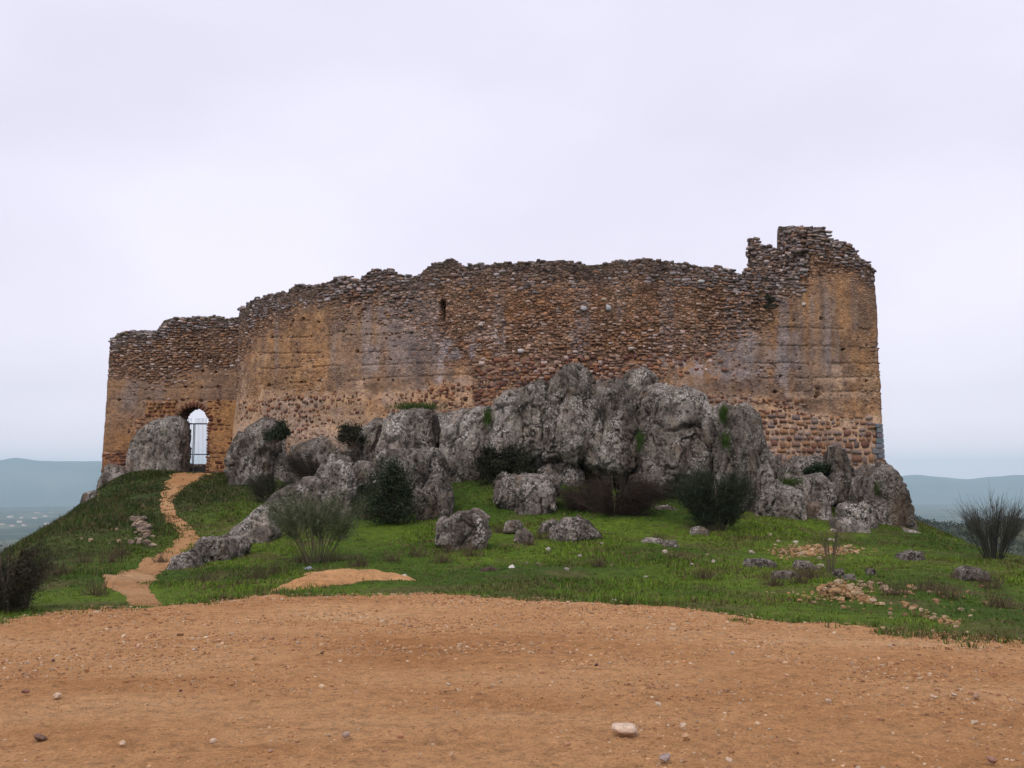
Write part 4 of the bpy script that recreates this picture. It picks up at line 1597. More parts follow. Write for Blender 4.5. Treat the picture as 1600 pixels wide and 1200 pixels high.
# behind and right of the dark bush
rock([(538, 820), (540, 735), (552, 724), (572, 722), (584, 740), (590, 820)], 27.8, .8, "narrow pale rock between the ridge and the round dark bush", 30, .12, group=G_CRAG)
rock([(584, 812), (588, 735), (610, 716), (642, 710), (662, 705), (680, 706), (690, 730), (688, 770), (676, 806), (640, 815)], 27.4, .9, "rough crag rising behind the round dark bush", 46, .15, 3, 1.3, 1.3, group=G_CRAG)
rock([(652, 806), (656, 775), (668, 752), (688, 742), (700, 762), (707, 785), (700, 806), (680, 812)], 26.4, .6, "jagged white-streaked rock tip right of the round dark bush", 32, .1, 2.8, 1.3, 1.3, group=G_CRAG)
rock([(536, 760), (545, 705), (560, 668), (580, 645), (596, 650), (592, 700), (580, 760)], 33.2, .9, "leaning dark slab left of the twin vertical slabs", 36, .15, group=G_CRAG)
rock([(574, 760), (584, 700), (596, 655), (622, 636), (656, 633), (676, 644), (678, 690), (676, 740), (660, 760)], 31.8, 1.2, "broad vertical slab left of the deep cleft", 48, .12, 3.8, .8, .7, group=G_CRAG, grow=-.06)
rock([(684, 758), (682, 700), (688, 662), (712, 644), (742, 633), (764, 628), (766, 668), (760, 720), (738, 748), (712, 762)], 31.2, 1.2, "broad smooth slab right of the deep cleft", 48, .10, 3.8, .8, .7, group=G_CRAG, grow=-.06)
# the main mass
rock([(764, 722), (766, 660), (776, 628), (802, 612), (836, 598), (858, 600), (862, 660), (860, 708), (820, 712)], 30.6, 1.5, "massive grey crag wall right of the smooth slabs", 68, .16, 3.4, 1.1, 1.0, group=G_CRAG, bury=1.02)
rock([(846, 714), (848, 640), (862, 592), (884, 569), (908, 563), (928, 580), (938, 640), (934, 705), (900, 722)], 30.3, 1.5, "tallest domed crag reaching highest up the curtain wall", 68, .16, 3.2, 1.1, 1.0, group=G_CRAG, bury=1.02)
rock([(920, 722), (926, 640), (934, 600), (950, 584), (974, 582), (984, 605), (988, 648), (1003, 676), (1008, 738), (965, 745)], 30.2, 1.4, "pale lichen-crusted crag left of the stone-filled wedge", 52, .14, 3.4, 1.1, 1.1, group=G_CRAG, bury=1.02)
rock([(996, 772), (1000, 690), (1014, 640), (1028, 606), (1052, 600), (1080, 604), (1108, 614), (1122, 640), (1128, 690), (1126, 742), (1080, 750), (1044, 762)], 29.6, 1.7, "largest overhanging crag right of the stone-filled wedge", 76, .14, 3.6, 1.0, 1.0, group=G_CRAG, bury=1.02)
rock([(1118, 825), (1124, 740), (1126, 680), (1122, 648), (1146, 632), (1184, 631), (1202, 648), (1212, 700), (1222, 752), (1228, 825), (1170, 832)], 29.2, 1.7, "tall rounded crag at the right end of the great outcrop", 72, .16, 3.4, .9, .8, group=G_CRAG)
rock([(560, 800), (600, 680), (700, 650), (850, 640), (1000, 640), (1150, 680), (1210, 720), (1215, 820), (900, 825), (600, 815)], 34.3, 1.2, "dark recessed rock face behind the crags and the overhang", 60, .0, 4, 1.0, 1.0, group=G_CRAG)
rock([(978, 640), (978, 590), (990, 578), (1010, 576), (1030, 584), (1034, 612), (1020, 640), (1006, 672)], 31.6, .6, "blocky reddish rock wedged between two crags", 24, .1, 4, .7, 1.6, group=G_CRAG)
rock([(845, 765), (842, 735), (856, 722), (880, 722), (906, 726), (914, 745), (908, 765)], 30.8, .7, "rounded boulder tucked under the overhang behind the pale boulder", 28, .0, 2.6, group=G_CRAG)
rock([(994, 816), (994, 796), (1010, 788), (1026, 792), (1034, 815)], 28.6, .4, "low rock under the overhang left of the dark shrub", 18, group=G_CRAG)
rock([(1026, 820), (1028, 794), (1044, 790), (1062, 798), (1066, 820)], 28.3, .4, "low rock half behind the dark shrub under the overhang", 18, group=G_CRAG)
# right-hand tumble
rock([(1180, 828), (1186, 790), (1206, 766), (1228, 758), (1246, 764), (1260, 780), (1266, 828)], 28.6, .8, "block-shaped boulder at the foot of the right-hand crag", 36, .1, 3.6, group=G_CRAG)
rock([(1240, 790), (1244, 754), (1264, 746), (1296, 743), (1308, 758), (1312, 778), (1286, 796), (1256, 800)], 29.9, .8, "flat-topped boulder below the small green shrub", 34, .1, 3.6, group=G_CRAG)
rock([(1232, 752), (1236, 728), (1256, 716), (1280, 711), (1306, 716), (1310, 745), (1296, 752)], 33.2, .9, "pale rock behind the small green shrub by the wall foot", 32, .1, group=G_CRAG)
rock([(1304, 775), (1306, 712), (1314, 698), (1326, 702), (1336, 730), (1340, 772), (1326, 784)], 31.0, .7, "upright pillar rock among the tumbled boulders", 34, .05, 3.2, group=G_CRAG)
rock([(1334, 762), (1336, 738), (1350, 733), (1364, 744), (1362, 764)], 32.5, .6, "small angular rock above the tumbled boulders", 20, group=G_CRAG)
rock([(1354, 760), (1360, 740), (1378, 733), (1392, 738), (1388, 758)], 33.4, .6, "small rock under the castle's dressed corner", 20, group=G_CRAG)
rock([(1258, 830), (1264, 790), (1284, 778), (1302, 792), (1312, 830)], 29.2, .7, "leaning rock beside the orange earth hollow", 30, .1, group=G_CRAG)
rock([(1328, 832), (1328, 796), (1346, 778), (1364, 782), (1376, 812), (1382, 842), (1350, 842)], 28.4, .7, "triangular boulder left of the end slab", 36, .12, 3.2, group=G_CRAG)
rock([(1308, 836), (1312, 814), (1334, 811), (1360, 822), (1366, 842), (1330, 842)], 27.6, .45, "low wedge boulder at the grass edge before the tumbled rocks", 26, .1, group=G_CRAG)
rock([(1366, 836), (1362, 780), (1368, 746), (1388, 732), (1408, 730), (1424, 752), (1434, 790), (1444, 848), (1396, 850)], 29.2, 1.1, "great leaning end slab at the far right of the outcrop", 52, .14, 3.2, .7, .6, group=G_CRAG, grow=.035)
rock([(1398, 856), (1402, 834), (1424, 826), (1442, 834), (1448, 856)], 28.4, .5, "low rock under the lower edge of the end slab", 22, group=G_CRAG)
rock([(1372, 735), (1378, 722), (1386, 722), (1392, 730), (1392, 742)], 35.9, .4, "little mossy rock against the castle's right corner", 14, group=G_CRAG)
# boulders in the grass
rock([(770, 778), (776, 752), (784, 742), (806, 742), (816, 756), (814, 790), (796, 792)], 27.6, .5, "left half of the split pale boulder in the grass", 32, .1, 2.8, 1.2, 1.2, group=G_BOUL)
rock([(806, 798), (808, 752), (824, 742), (848, 741), (866, 752), (874, 772), (866, 800), (836, 804)], 27.2, .65, "right half of the split pale boulder in the grass", 38, .1, 2.8, 1.2, 1.2, group=G_BOUL)
rock([(680, 848), (681, 818), (690, 808), (701, 812), (704, 850)], 22.0, .3, "thin upright rock beside the squarish boulder", 22, .05, group=G_BOUL)
rock([(703, 858), (702, 818), (714, 803), (744, 801), (758, 812), (760, 836), (748, 858), (722, 866)], 21.6, .45, "squarish lichen-spotted boulder in the grass", 36, .08, 3.2, 1.1, 1.1, group=G_BOUL)
rock([(786, 830), (790, 816), (802, 811), (815, 818), (816, 830)], 24.2, .25, "small knobbly rock between the squarish and wedge boulders", 18, group=G_BOUL)
rock([(803, 852), (808, 832), (820, 826), (831, 836), (832, 852)], 23.2, .25, "small dull rock in the dry weeds by the wedge boulder", 18, group=G_BOUL)
rock([(843, 832), (848, 818), (866, 813), (880, 820), (878, 836)], 24.4, .3, "small rock behind the left end of the wedge boulder", 20, group=G_BOUL)
rock([(858, 848), (866, 828), (884, 812), (904, 810), (920, 816), (940, 838), (910, 844), (884, 854)], 23.4, .45, "low wedge-shaped pale boulder in the grass", 34, .2, 2.6, 1.0, .9, group=G_BOUL)
rock([(1082, 838), (1084, 828), (1094, 823), (1106, 828), (1112, 840)], 25.2, .25, "small dome of pale rock before the dark shrub", 18, group=G_BOUL)
rock([(1002, 850), (1012, 841), (1034, 842), (1044, 852)], 23.2, .25, "flat rock showing through the grass", 16, group=G_BOUL)
rock([(1036, 856), (1042, 845), (1056, 845), (1064, 856)], 22.8, .2, "small grey rock at the end of the flat rock", 16, group=G_BOUL)
rock([(1166, 888), (1172, 875), (1196, 874), (1214, 880), (1216, 892)], 19.3, .22, "long flat pinkish rock in the grass", 20, group=G_BOUL)
rock([(1242, 890), (1250, 877), (1266, 878), (1282, 890)], 19.2, .18, "flat grey rock left of the bare sapling", 16, group=G_BOUL)
rock([(1206, 908), (1216, 895), (1244, 894), (1264, 908)], 17.6, .2, "flat pale rock among dark weeds left of the bare sapling", 18, group=G_BOUL)
rock([(1408, 884), (1414, 868), (1430, 861), (1446, 864), (1452, 884)], 21.0, .3, "grey rock in the grass between end slab and broom bush", 22, group=G_BOUL)
rock([(1508, 906), (1512, 892), (1530, 887), (1548, 894), (1556, 908)], 17.6, .28, "pale-topped rock below the broom bush", 24, group=G_BOUL)
rock([(1354, 900), (1358, 890), (1368, 889), (1374, 900)], 18.3, .1, "small dark stone above the ochre stones", 12, group=G_BOUL)
rock([(1304, 905), (1308, 893), (1318, 890), (1324, 905)], 17.9, .14, "pale pink stone at the foot of the sapling", 14, group=G_BOUL)
rock([(1322, 912), (1326, 900), (1336, 898), (1342, 912)], 17.3, .14, "pale grey stone beside the pink one at the sapling", 14, group=G_BOUL)
MAT_DARKROCK = mat_plain("dark_brown_rock", (.035, .022, .015), (.09, .06, .04), 14)
MAT_WHITEROCK = mat_plain("white_quartz", (.45, .40, .36), (.68, .62, .56), 18)
MAT_PALEROCK = mat_plain("pale_stone", (.32, .25, .2), (.5, .42, .35), 22)
rock([(746, 903), (752, 890), (768, 886), (778, 892), (782, 903)], 18.2, .2, "dark brown rock in the grass near the white stone", 18, mat=MAT_DARKROCK, group=G_BOUL)
rock([(791, 896), (795, 887), (801, 884), (809, 895)], 18.6, .1, "bright white pointed stone in the grass", 14, mat=MAT_WHITEROCK, group=G_BOUL)
rock([(768, 906), (772, 900), (782, 899), (784, 906)], 17.6, .08, "small pale stone in front of the dark brown rock", 10, mat=MAT_PALEROCK, group=G_BOUL)
rock([(622, 906), (624, 900), (632, 898), (639, 905)], 17.3, .09, "small white stone at the tip of the ochre mound", 10, mat=MAT_WHITEROCK, group=G_BOUL)
rock([(472, 893), (475, 888), (483, 886), (489, 892)], 19.0, .08, "small bluish stone on top of the ochre mound", 10, mat=mat_plain("bluish_stone", (.2, .23, .28), (.33, .37, .43), 20), group=G_BOUL)

# ------------------------------------------------------------------ loose stones: things placed where their pixels meet the ground
def loose(px, py, wpx, hpx, col, label, cat="stone", group=None, name="stone", r=r_, fine=False):
    g = ray_ground(px, py) if py < 925 or px < 0 else None
    if g is None:
        Yg = 1.6 / ((py - 760) / F)
        g = at(px, py, Yg)
        if g[1] > lot_edge(g[0]):
            g = ray_ground(px, py)
    sc = g[1] / F
    w, h = wpx * sc, hpx * sc
    o = bpy.data.objects.new(name, (STF_MESH[int(r.integers(6))] if fine else STL_MESH[int(r.integers(8))]))
    COL.objects.link(o)
    o.location = (g[0], g[1] + w * .35, g[2] + h * .22)
    o.rotation_euler = (r.normal(0, .15), r.normal(0, .2), r.uniform(0, 6.28))
    o.scale = (w * r.uniform(.95, 1.15), w * r.uniform(.7, 1.0), h * 1.15)
    o.color = (*col, 1)
    return tag(o, label, cat, group)


OCH = [(.42, .25, .115), (.46, .30, .15), (.36, .20, .09), (.45, .33, .21), (.30, .17, .09), (.52, .37, .22)]


def scatter(n, fpx, size, label, group, pal=OCH, zstack=None):
    for k in range(n):
        px, py = fpx(k)
        s = size * r_.uniform(.55, 1.45)
        c = np.array(pal[r_.integers(len(pal))]) * r_.uniform(.62, .98)
        o = loose(px, py, s * 1.25, s * .8, tuple(c), label, "stone", group)
        if zstack:
            o.location.z += zstack(px, py)


def pile_px(cx, cy, wx, wy):
    def f(k):
        a = r_.uniform(0, 6.28)
        q = math.sqrt(r_.random())
        return cx + wx * q * math.cos(a), cy + wy * q * math.sin(a)
    return f


scatter(64, pile_px(1312, 930, 36, 10), 7, "ochre stone heaped in the pile below the bare sapling", "pile below the sapling", zstack=lambda x, y: .16 * max(0, 1 - abs(x - 1315) / 40) * r_.uniform(.2, 1))
scatter(12, lambda k: (1335 + 2.2 * k + r_.normal(0, 3), 932 + .9 * k + r_.normal(0, 2.5)), 8, "ochre stone trailing from the pile toward the dirt lot", "stones trailing from the pile")
scatter(30, lambda k: (1415 + 2.9 * k + r_.normal(0, 4), 948 + 1.08 * k + r_.normal(0, 2.4)), 6, "ochre stone in the line running down to the dirt edge", "line of stones to the dirt edge")
scatter(32, lambda k: (r_.uniform(1390, 1545), r_.uniform(918, 976)), 5.5, "ochre stone scattered on the grass beyond the stone line", "scattered stones on the right slope")
scatter(12, lambda k: (1345 + 5 * k + r_.normal(0, 4), 912 + 1.4 * k + r_.normal(0, 3)), 8, "brownish stone strewn right of the sapling", "stones right of the sapling", [(.3, .2, .12), (.42, .3, .2)])
scatter(44, lambda k: (r_.normal(1285, 30) if k % 3 else r_.uniform(1205, 1350), r_.normal(862, 4)), 5.5, "ochre rubble piece on the heap before the right-hand crags", "rubble heap before the crags")
stub0 = ray_ground(222, 858)
stub = empty("dry_stone_wall", tuple(stub0), "short crumbling stub of dry-stone walling beside the path", "wall")
for k in range(46):
    g = ray_ground(221 + r_.normal(0, 6.5) + (k % 9) * .5, 814 + (k / 46) * 44)
    w = 7.5 * r_.uniform(.5, 1.5) * g[1] / F
    o = link("stone", STL_MESH[k % 8], None, stub, tuple(g - stub0 + np.array([0, 0, r_.uniform(0, .2)])))
    o.scale = (w * 1.3, w, w * .7)
    o.rotation_euler = (r_.normal(0, .2), r_.normal(0, .2), r_.uniform(0, 6.28))
    o.color = (*(np.array([(.26, .19, .145), (.31, .22, .15), (.22, .16, .13), (.36, .27, .19)][k % 4]) * r_.uniform(.7, 1.1)), 1)
scatter(18, lambda k: (r_.uniform(940, 1330), r_.uniform(822, 905)), 6, "small pale stone half sunk in the grass below the overhang", "pale stones in the grass", [(.45, .38, .32), (.5, .42, .33), (.4, .3, .22)])
scatter(10, lambda k: (r_.uniform(600, 940), r_.uniform(815, 910)), 5.5, "small pale stone in the grass among the boulders", "pale stones among boulders", [(.45, .40, .35), (.38, .3, .25)])
scatter(9, lambda k: (r_.uniform(60, 200), r_.uniform(800, 880)), 5, "small reddish stone on the dark grassy flank", "stones on the grassy flank", [(.36, .26, .19), (.42, .3, .18)])

# stones lying on the dirt lot
loose(978, 1144, 31, 12, (.62, .46, .34), "largest flat pale stone lying on the dirt lot", "stone", None, fine=True)
for px, py, w, h, c in [(87, 1089, 17, 8, (.6, .44, .3)), (38, 1082, 14, 7, (.22, .11, .08)), (1029, 1102, 12, 7, (.62, .5, .36)), (1040, 1186, 20, 8, (.33, .25, .22)), (1072, 1152, 18, 8, (.5, .3, .17)), (1238, 1160, 13, 6, (.5, .3, .16)), (932, 1040, 7, 5, (.12, .06, .05)), (1145, 1021, 8, 4, (.6, .5, .42)), (1492, 1087, 11, 5, (.55, .43, .34)),
                        (1527, 1089, 14, 6, (.33, .2, .13)), (886, 1165, 14, 6, (.4, .22, .12)), (1230, 994 + 62, 9, 5, (.5, .3, .18)), (332, 1160, 13, 8, (.5, .36, .25)), (190, 1163, 13, 6, (.5, .35, .24)), (60, 1155, 24, 7, (.2, .12, .08)), (540, 1150, 16, 8, (.42, .3, .24)), (625, 1152, 11, 7, (.42, .22, .12)), (282, 1080, 6, 4, (.13, .07, .06)), (503, 1021, 7, 4, (.15, .09, .06)), (82, 1033, 8, 5, (.14, .08, .07)),
                        (302, 1016, 8, 4, (.5, .38, .3)), (1140, 1190, 12, 7, (.55, .4, .28)), (1552, 1190, 17, 9, (.3, .16, .12)), (422, 1175, 10, 6, (.36, .22, .15)), (1460, 1090, 12, 5, (.5, .36, .25)), (215, 1010, 9, 4, (.45, .28, .2)), (705, 1180, 12, 6, (.45, .27, .15)), (1295, 1096, 10, 5, (.5, .38, .28)), (700, 1070, 8, 4, (.55, .42, .32)), (770, 1072, 8, 4, (.5, .4, .3)), (960, 940, 8, 6, (.5, .44, .38)), (440, 938, 7, 5, (.5, .36, .24)), (1380, 984, 10, 6, (.55, .38, .24))]:
    loose(px, py, w * .75, h * .75, c, "stone lying loose on the ochre dirt lot", "stone", "stones on the dirt lot", fine=True)

# gravel, far too many to count
def lot_z(x, y):
    p = np.stack([x, y, 0 * x], -1)
    return .022 + .018 * fbm(p * .6, 3, 52) + .010 * fbm(p * 3, 4, 53) + .006 * fbm(p * 11, 2, 54)


def gravel(name, x, y, z, gs, pal, label, seed):
    rg = np.random.default_rng(seed)
    n = len(x)
    vi = rg.integers(0, 8, n)
    ang = rg.uniform(0, 6.28, n)
    bv_ = np.array(STC)[vi] * np.stack([np.ones(n), rg.uniform(.6, 1, n), rg.uniform(.35, .7, n)], -1)[:, None] * (gs * 1.5)[:, None, None]
    ca, sa = np.cos(ang)[:, None], np.sin(ang)[:, None]
    bx_, by_ = bv_[..., 0] * ca - bv_[..., 1] * sa, bv_[..., 0] * sa + bv_[..., 1] * ca
    Vv = np.stack([bx_ + x[:, None], by_ + y[:, None], bv_[..., 2] + (z + gs * .12)[:, None]], -1).reshape(-1, 3)
    cc = np.repeat(np.array(pal)[rg.integers(0, len(pal), n)] * rg.uniform(.75, 1.2, (n, 1)), 8, 0)
    GQ = (STCQ[None] + (np.arange(n) * 8)[:, None, None]).reshape(-1, 4)
    tag(link(name, mesh_np(name, Vv, GQ, cc, False), MAT_STONE), kind="stuff", label=label)


rg = np.random.default_rng(31)
N = 90000
gx_, gy_ = rg.uniform(-9.5, 9.5, N), 4.0 + 11.3 * rg.random(N) ** .8
e_ = lot_edge(gx_) - gy_ + .28 * fbm(np.c_[gx_ * 1.3, gy_ * 1.3, 0 * gx_], 4, 51)
cl = fbm(np.c_[gx_ * .9, gy_ * 1.6, 0 * gx_], 4, 55)
ok = (np.abs(gx_) < gy_ * .56 + .6) & (e_ > -.15) & ((cl + rg.normal(0, .3, N) > -.15) | (e_ < 1.1))
gx_, gy_, cl_, e_ = gx_[ok], gy_[ok], cl[ok], e_[ok]
gs = rg.lognormal(math.log(.0078), .5, len(gx_)).clip(.004, .04) * (.75 + gy_ / 22) * (1 + .25 * sstep(0, .6, cl_))
GPAL = [(.46, .24, .11), (.40, .205, .095), (.52, .32, .17), (.33, .17, .085), (.55, .41, .28), (.30, .16, .085), (.45, .23, .10), (.5, .29, .14), (.60, .44, .29)]
gravel("gravel", gx_, gy_, lot_z(gx_, gy_), gs, GPAL, "fine ochre gravel strewn over the dirt lot", 32)
# crumbs of stone over the two heaps and the mound
hx = np.concatenate([rg.normal(1280, 34, 420), rg.uniform(1200, 1350, 120), rg.normal(1314, 26, 160)])
hy = np.concatenate([rg.normal(862, 4.0, 420), rg.normal(862, 3.5, 120), rg.normal(933, 8, 160)])
hp = np.array([at(px, py, 1.0) for px, py in zip(hx, hy)])
base_y = np.array([ray_ground(1280, 862)[1]] * 540 + [ray_ground(1314, 933)[1]] * 160)
g0 = np.array([ray_ground(px, py)[:2] for px, py in zip(hx[::7], hy[::7])])
w_i = rg.integers(0, len(g0), len(hx))
hxw, hyw = g0[w_i, 0] + rg.normal(0, .22, len(hx)), g0[w_i, 1] + rg.normal(0, .2, len(hx))
gravel("rubble", hxw, hyw, ground_h(hxw, hyw) + .02, rg.lognormal(math.log(.032), .4, len(hx)).clip(.015, .07), [(.42, .25, .115), (.48, .31, .16), (.36, .2, .09), (.5, .36, .22), (.3, .17, .09)], "crumbs of ochre rubble round the stone heaps", 33)

# ------------------------------------------------------------------ plants
def cards(P, size, r, cols, aspect=.45, up=0.0):
    """Leaf-sized diamonds at points P."""
    n = len(P)
    a = r.normal(size=(n, 3))
    a[:, 2] += up
    a /= np.linalg.norm(a, axis=1, keepdims=True)
    b = np.cross(a, r.normal(size=(n, 3)))
    b /= np.linalg.norm(b, axis=1, keepdims=True)
    s = (size * r.uniform(.6, 1.4, n))[:, None]
    V = np.stack([P - a * s, P + b * s * aspect, P + a * s, P - b * s * aspect], 1).reshape(-1, 3)
    return V, np.arange(4 * n).reshape(-1, 4), np.repeat(cols, 4, 0)


def strips(paths, rad, cols, sides=3):
    """Tapered thin tubes along paths (n, k, 3)."""
    paths = np.asarray(paths, float)
    n, k, _ = paths.shape
    rad = np.broadcast_to(np.asarray(rad, float).reshape(-1, 1), (n, 1))
    d = np.gradient(paths, axis=1)
    d /= np.maximum(np.linalg.norm(d, axis=2, keepdims=True), 1e-9)
    ref = np.where(np.abs(d[..., 2:3]) < .9, np.array([0, 0, 1.]), np.array([1., 0, 0]))
    a = np.cross(d, ref)
    a /= np.linalg.norm(a, axis=2, keepdims=True)
    b = np.cross(d, a)
    tp = np.linspace(1, .35, k)[None, :, None] * rad[:, :, None]
    V = np.stack([paths + (math.cos(t) * a + math.sin(t) * b) * tp for t in np.linspace(0, 2 * math.pi, sides, endpoint=False)], 2)   # n,k,s,3
    i = np.arange(n)[:, None, None]
    j = np.arange(k - 1)[None, :, None]
    s = np.arange(sides)[None, None, :]
    o = lambda jj, ss: (i * k + jj) * sides + ss
    Q = np.stack([o(j, s), o(j, (s + 1) % sides), o(j + 1, (s + 1) % sides), o(j + 1, s)], -1).reshape(-1, 4)
    return V.reshape(-1, 3), Q, np.repeat(np.asarray(cols), k * sides, 0)


def bez(p0, p1, p2, k=6):
    t = np.linspace(0, 1, k)[None, :, None]
    return (1 - t) ** 2 * p0[:, None] + 2 * t * (1 - t) * p1[:, None] + t * t * p2[:, None]


def shades(n, r, c0, c1):
    t = r.random((n, 1))
    return (np.array(c0) * (1 - t) + np.array(c1) * t) * r.uniform(.75, 1.25, (n, 1))


def plant_root(px, py, Y=None):
    if Y is None:
        return ray_ground(px, py)
    p = at(px, py, Y)
    return p


def dense_bush(name, base, rx, ry, h, n, leaf, c0, c1, label, cat, seed, clumps=26, top_narrow=.35, twigs=60, group=None):
    r = np.random.default_rng(seed)
    o = empty(name, tuple(base), label, cat, group)
    cz = r.uniform(.12, .95, clumps)
    a = r.uniform(0, 6.28, clumps)
    q = np.sqrt(r.random(clumps)) * (1 - top_narrow * cz) * np.where(cz < .2, .75, 1)
    cc = np.stack([rx * q * np.cos(a), ry * q * np.sin(a), h * cz], -1)
    w = r.integers(0, clumps, n)
    P = cc[w] + r.normal(size=(n, 3)) * np.array([rx * .2, ry * .2, h * .12]) * r.uniform(.5, 1.2, (clumps, 1))[w]
    P[:, 2] = np.abs(P[:, 2]) + .01
    tone = r.uniform(.65, 1.3, clumps)[w][:, None]
    V, Q, C = cards(P, leaf, r, shades(n, r, c0, c1) * tone)
    link("foliage", mesh_np("foliage", V, Q, C, False), MAT_LEAF, o)
    b = np.zeros((twigs, 3)) + r.normal(0, .06, (twigs, 3)) * np.array([1, 1, 0])
    e = cc[r.integers(0, clumps, twigs)] + r.normal(0, .08, (twigs, 3))
    m = b * .4 + e * .6
    m[:, 2] *= .7
    V, Q, C = strips(bez(b, m, e), .012, shades(twigs, r, (.07, .05, .035), (.12, .09, .06)))
    link("stem", mesh_np("stem", V, Q, C), MAT_TWIG, o)
    return o


def broom(name, base, rx, ry, h, n, label, cat, seed, c0, c1, rad=.005, spray=0, droop=.15, lean=0.0, vase=1.0, stemcol=((.08, .065, .045), (.14, .11, .07)), fine=None, nstem=.7, tlow=.5):
    """Shrub of many thin rising stems, each with finer sprays."""
    r = np.random.default_rng(seed)
    o = empty(name, tuple(base), label, cat)
    ns = max(10, int(n ** .5 * nstem))
    a = r.uniform(0, 6.28, ns)
    q = np.sqrt(r.random(ns))
    hz = h * r.uniform(.5, .9, ns) * (1 - .3 * q ** 2)
    tip = np.stack([rx * q * np.cos(a) * .85 + lean * hz, ry * q * np.sin(a) * .85, hz], -1)
    b = np.stack([np.cos(a), np.sin(a), 0 * a - .03], -1) * np.array([rx * .22, ry * .22, 1]) * q[:, None]
    mid = b + (tip - b) * np.array([.35 * vase, .35 * vase, .55]) + r.normal(0, .05 * h, (ns, 3)) * np.array([1, 1, 0])
    main = bez(b, mid, tip, 8)
    V, Q, C = strips(main, r.uniform(.007, .015, ns), shades(ns, r, *stemcol))
    link("stem", mesh_np("stem", V, Q, C), MAT_TWIG, o)
    # fine green twigs rising from the stems
    w = r.integers(0, ns, n)
    tpos = r.uniform(tlow, 1.0, n)
    kk = (tpos * 7).astype(int).clip(0, 7)
    p0 = main[w, kk]
    out = p0 * np.array([1, 1, 0])
    out /= np.maximum(np.linalg.norm(out, axis=1, keepdims=True), .05)
    L = h * r.uniform(.14, .34, n)[:, None]
    dirn = np.array([0, 0, 1.]) * r.uniform(.5, 1.1, (n, 1)) + out * r.uniform(.0, .7, (n, 1)) + r.normal(0, .28, (n, 3))
    p1 = p0 + dirn * L * .6
    p2 = p0 + dirn * L + out * L * droop - np.array([0, 0, 1.]) * L * droop * .8
    V, Q, C = strips(bez(p0, p1, p2, 4), rad, shades(n, r, c0, c1))
    link("foliage", mesh_np("foliage", V, Q, C), MAT_TWIG, o)
    if spray:
        w2 = r.integers(0, n, spray)
        t = r.uniform(.2, 1, spray)[:, None]
        P = (p0[w2] * (1 - t) + p2[w2] * t) + r.normal(0, .02, (spray, 3))
        V, Q, C = cards(P, fine or .03, r, shades(spray, r, c0, c1), .16, 1.0)
        link("spray", mesh_np("spray", V, Q, C, False), MAT_LEAF, o)
    return o


# feathery shrub, left of centre
broom("broom_shrub", ray_ground(492, 880), 1.25, .8, 1.72, 1800, "feathery grey-green broom shrub in front of the diagonal ridge", "shrub", 801, (.055, .072, .030), (.13, .145, .07), .003, 5200, .3, -.12, fine=.035, tlow=.55)
# round dark evergreen
dense_bush("evergreen_bush", ray_ground(612, 818), .76, .6, 1.5, 13000, .034, (.012, .020, .009), (.05, .066, .026), "dense dark evergreen bush against the white-streaked rock", "bush", 802, 34, .45)
dense_bush("evergreen_bush", ray_ground(572, 812), .42, .35, .85, 4000, .034, (.012, .018, .009), (.036, .048, .022), "small dark bush hugging the left of the evergreen bush", "bush", 815, 14, .3)
# dark broom under the overhang
broom("broom_shrub", ray_ground(1120, 830), 1.3, .7, 1.9, 3200, "dark olive broom shrub under the right-hand crag", "shrub", 803, (.014, .022, .012), (.05, .062, .032), .0045, 15000, .2, .0, fine=.045, tlow=.2)
# brambles under the overhang
broom("bramble", ray_ground(962, 803), 1.75, .6, 1.3, 4200, "tangled brown leafless bramble in the hollow under the overhang", "bramble", 804, (.025, .016, .012), (.065, .042, .03), .005, 5000, .9, .0, 1.6, fine=.03, tlow=.02)
broom("bramble", ray_ground(905, 797), .6, .5, 1.0, 900, "smaller brown bramble behind the split pale boulder", "bramble", 805, (.03, .02, .015), (.07, .045, .03), .005, 2200, .9, .0, 1.6, fine=.03, tlow=.02)
dense_bush("dark_shrub", ray_ground(785, 756), .95, .5, 1.15, 9000, .035, (.014, .018, .009), (.042, .044, .022), "dark spreading shrub at the foot of the massive crag", "shrub", 806, 22, .3)
# shaded scrub between ridge and wall
broom("bramble", at(497, 752, 33.0), 1.5, .6, 1.3, 3000, "dark brown leafless scrub behind the ridge under the wall", "scrub", 807, (.026, .02, .015), (.065, .05, .035), .005, 3500, .7, .0, 1.4, fine=.03, tlow=.05)
broom("bramble", at(424, 785, 31.8), .95, .5, 1.15, 1600, "dark scrub filling the hollow between the gateway crag and the pale ridge", "scrub", 817, (.022, .022, .013), (.055, .052, .03), .005, 3500, .6, .0, 1.4, fine=.035, tlow=.05)
dense_bush("ivy", at(432, 690, 35.6), .5, .4, .75, 3200, .04, (.014, .022, .009), (.04, .055, .02), "dark ivy clump on the crag right of the gateway", "ivy", 808, 14, .3)
dense_bush("ivy", at(553, 700, 33.0), .55, .3, .8, 3000, .04, (.018, .02, .01), (.05, .048, .022), "dark ivy below the wall left of the leaning slab", "ivy", 809, 14, .2)
dense_bush("green_shrub", at(1276, 745, 31.6), .5, .35, .5, 3500, .035, (.012, .026, .012), (.035, .06, .025), "small green shrub nestled among the tumbled boulders", "shrub", 810, 12, .2)
dense_bush("wall_shrub", at(1204, 482, 35.25), .28, .15, .5, 1100, .03, (.02, .022, .012), (.06, .06, .035), "little dark shrub growing out of the high wall face", "shrub", 811, 8, .3)
# bare broom on the right skyline
broom("broom_bush", ray_ground(1552, 873), 1.05, .8, 1.6, 1500, "bare vase-shaped broom bush standing on the right skyline", "bush", 812, (.045, .045, .035), (.10, .095, .075), .0036, 0, .05, .0, .9, ((.035, .035, .028), (.07, .065, .055)), nstem=1.7, tlow=.4)
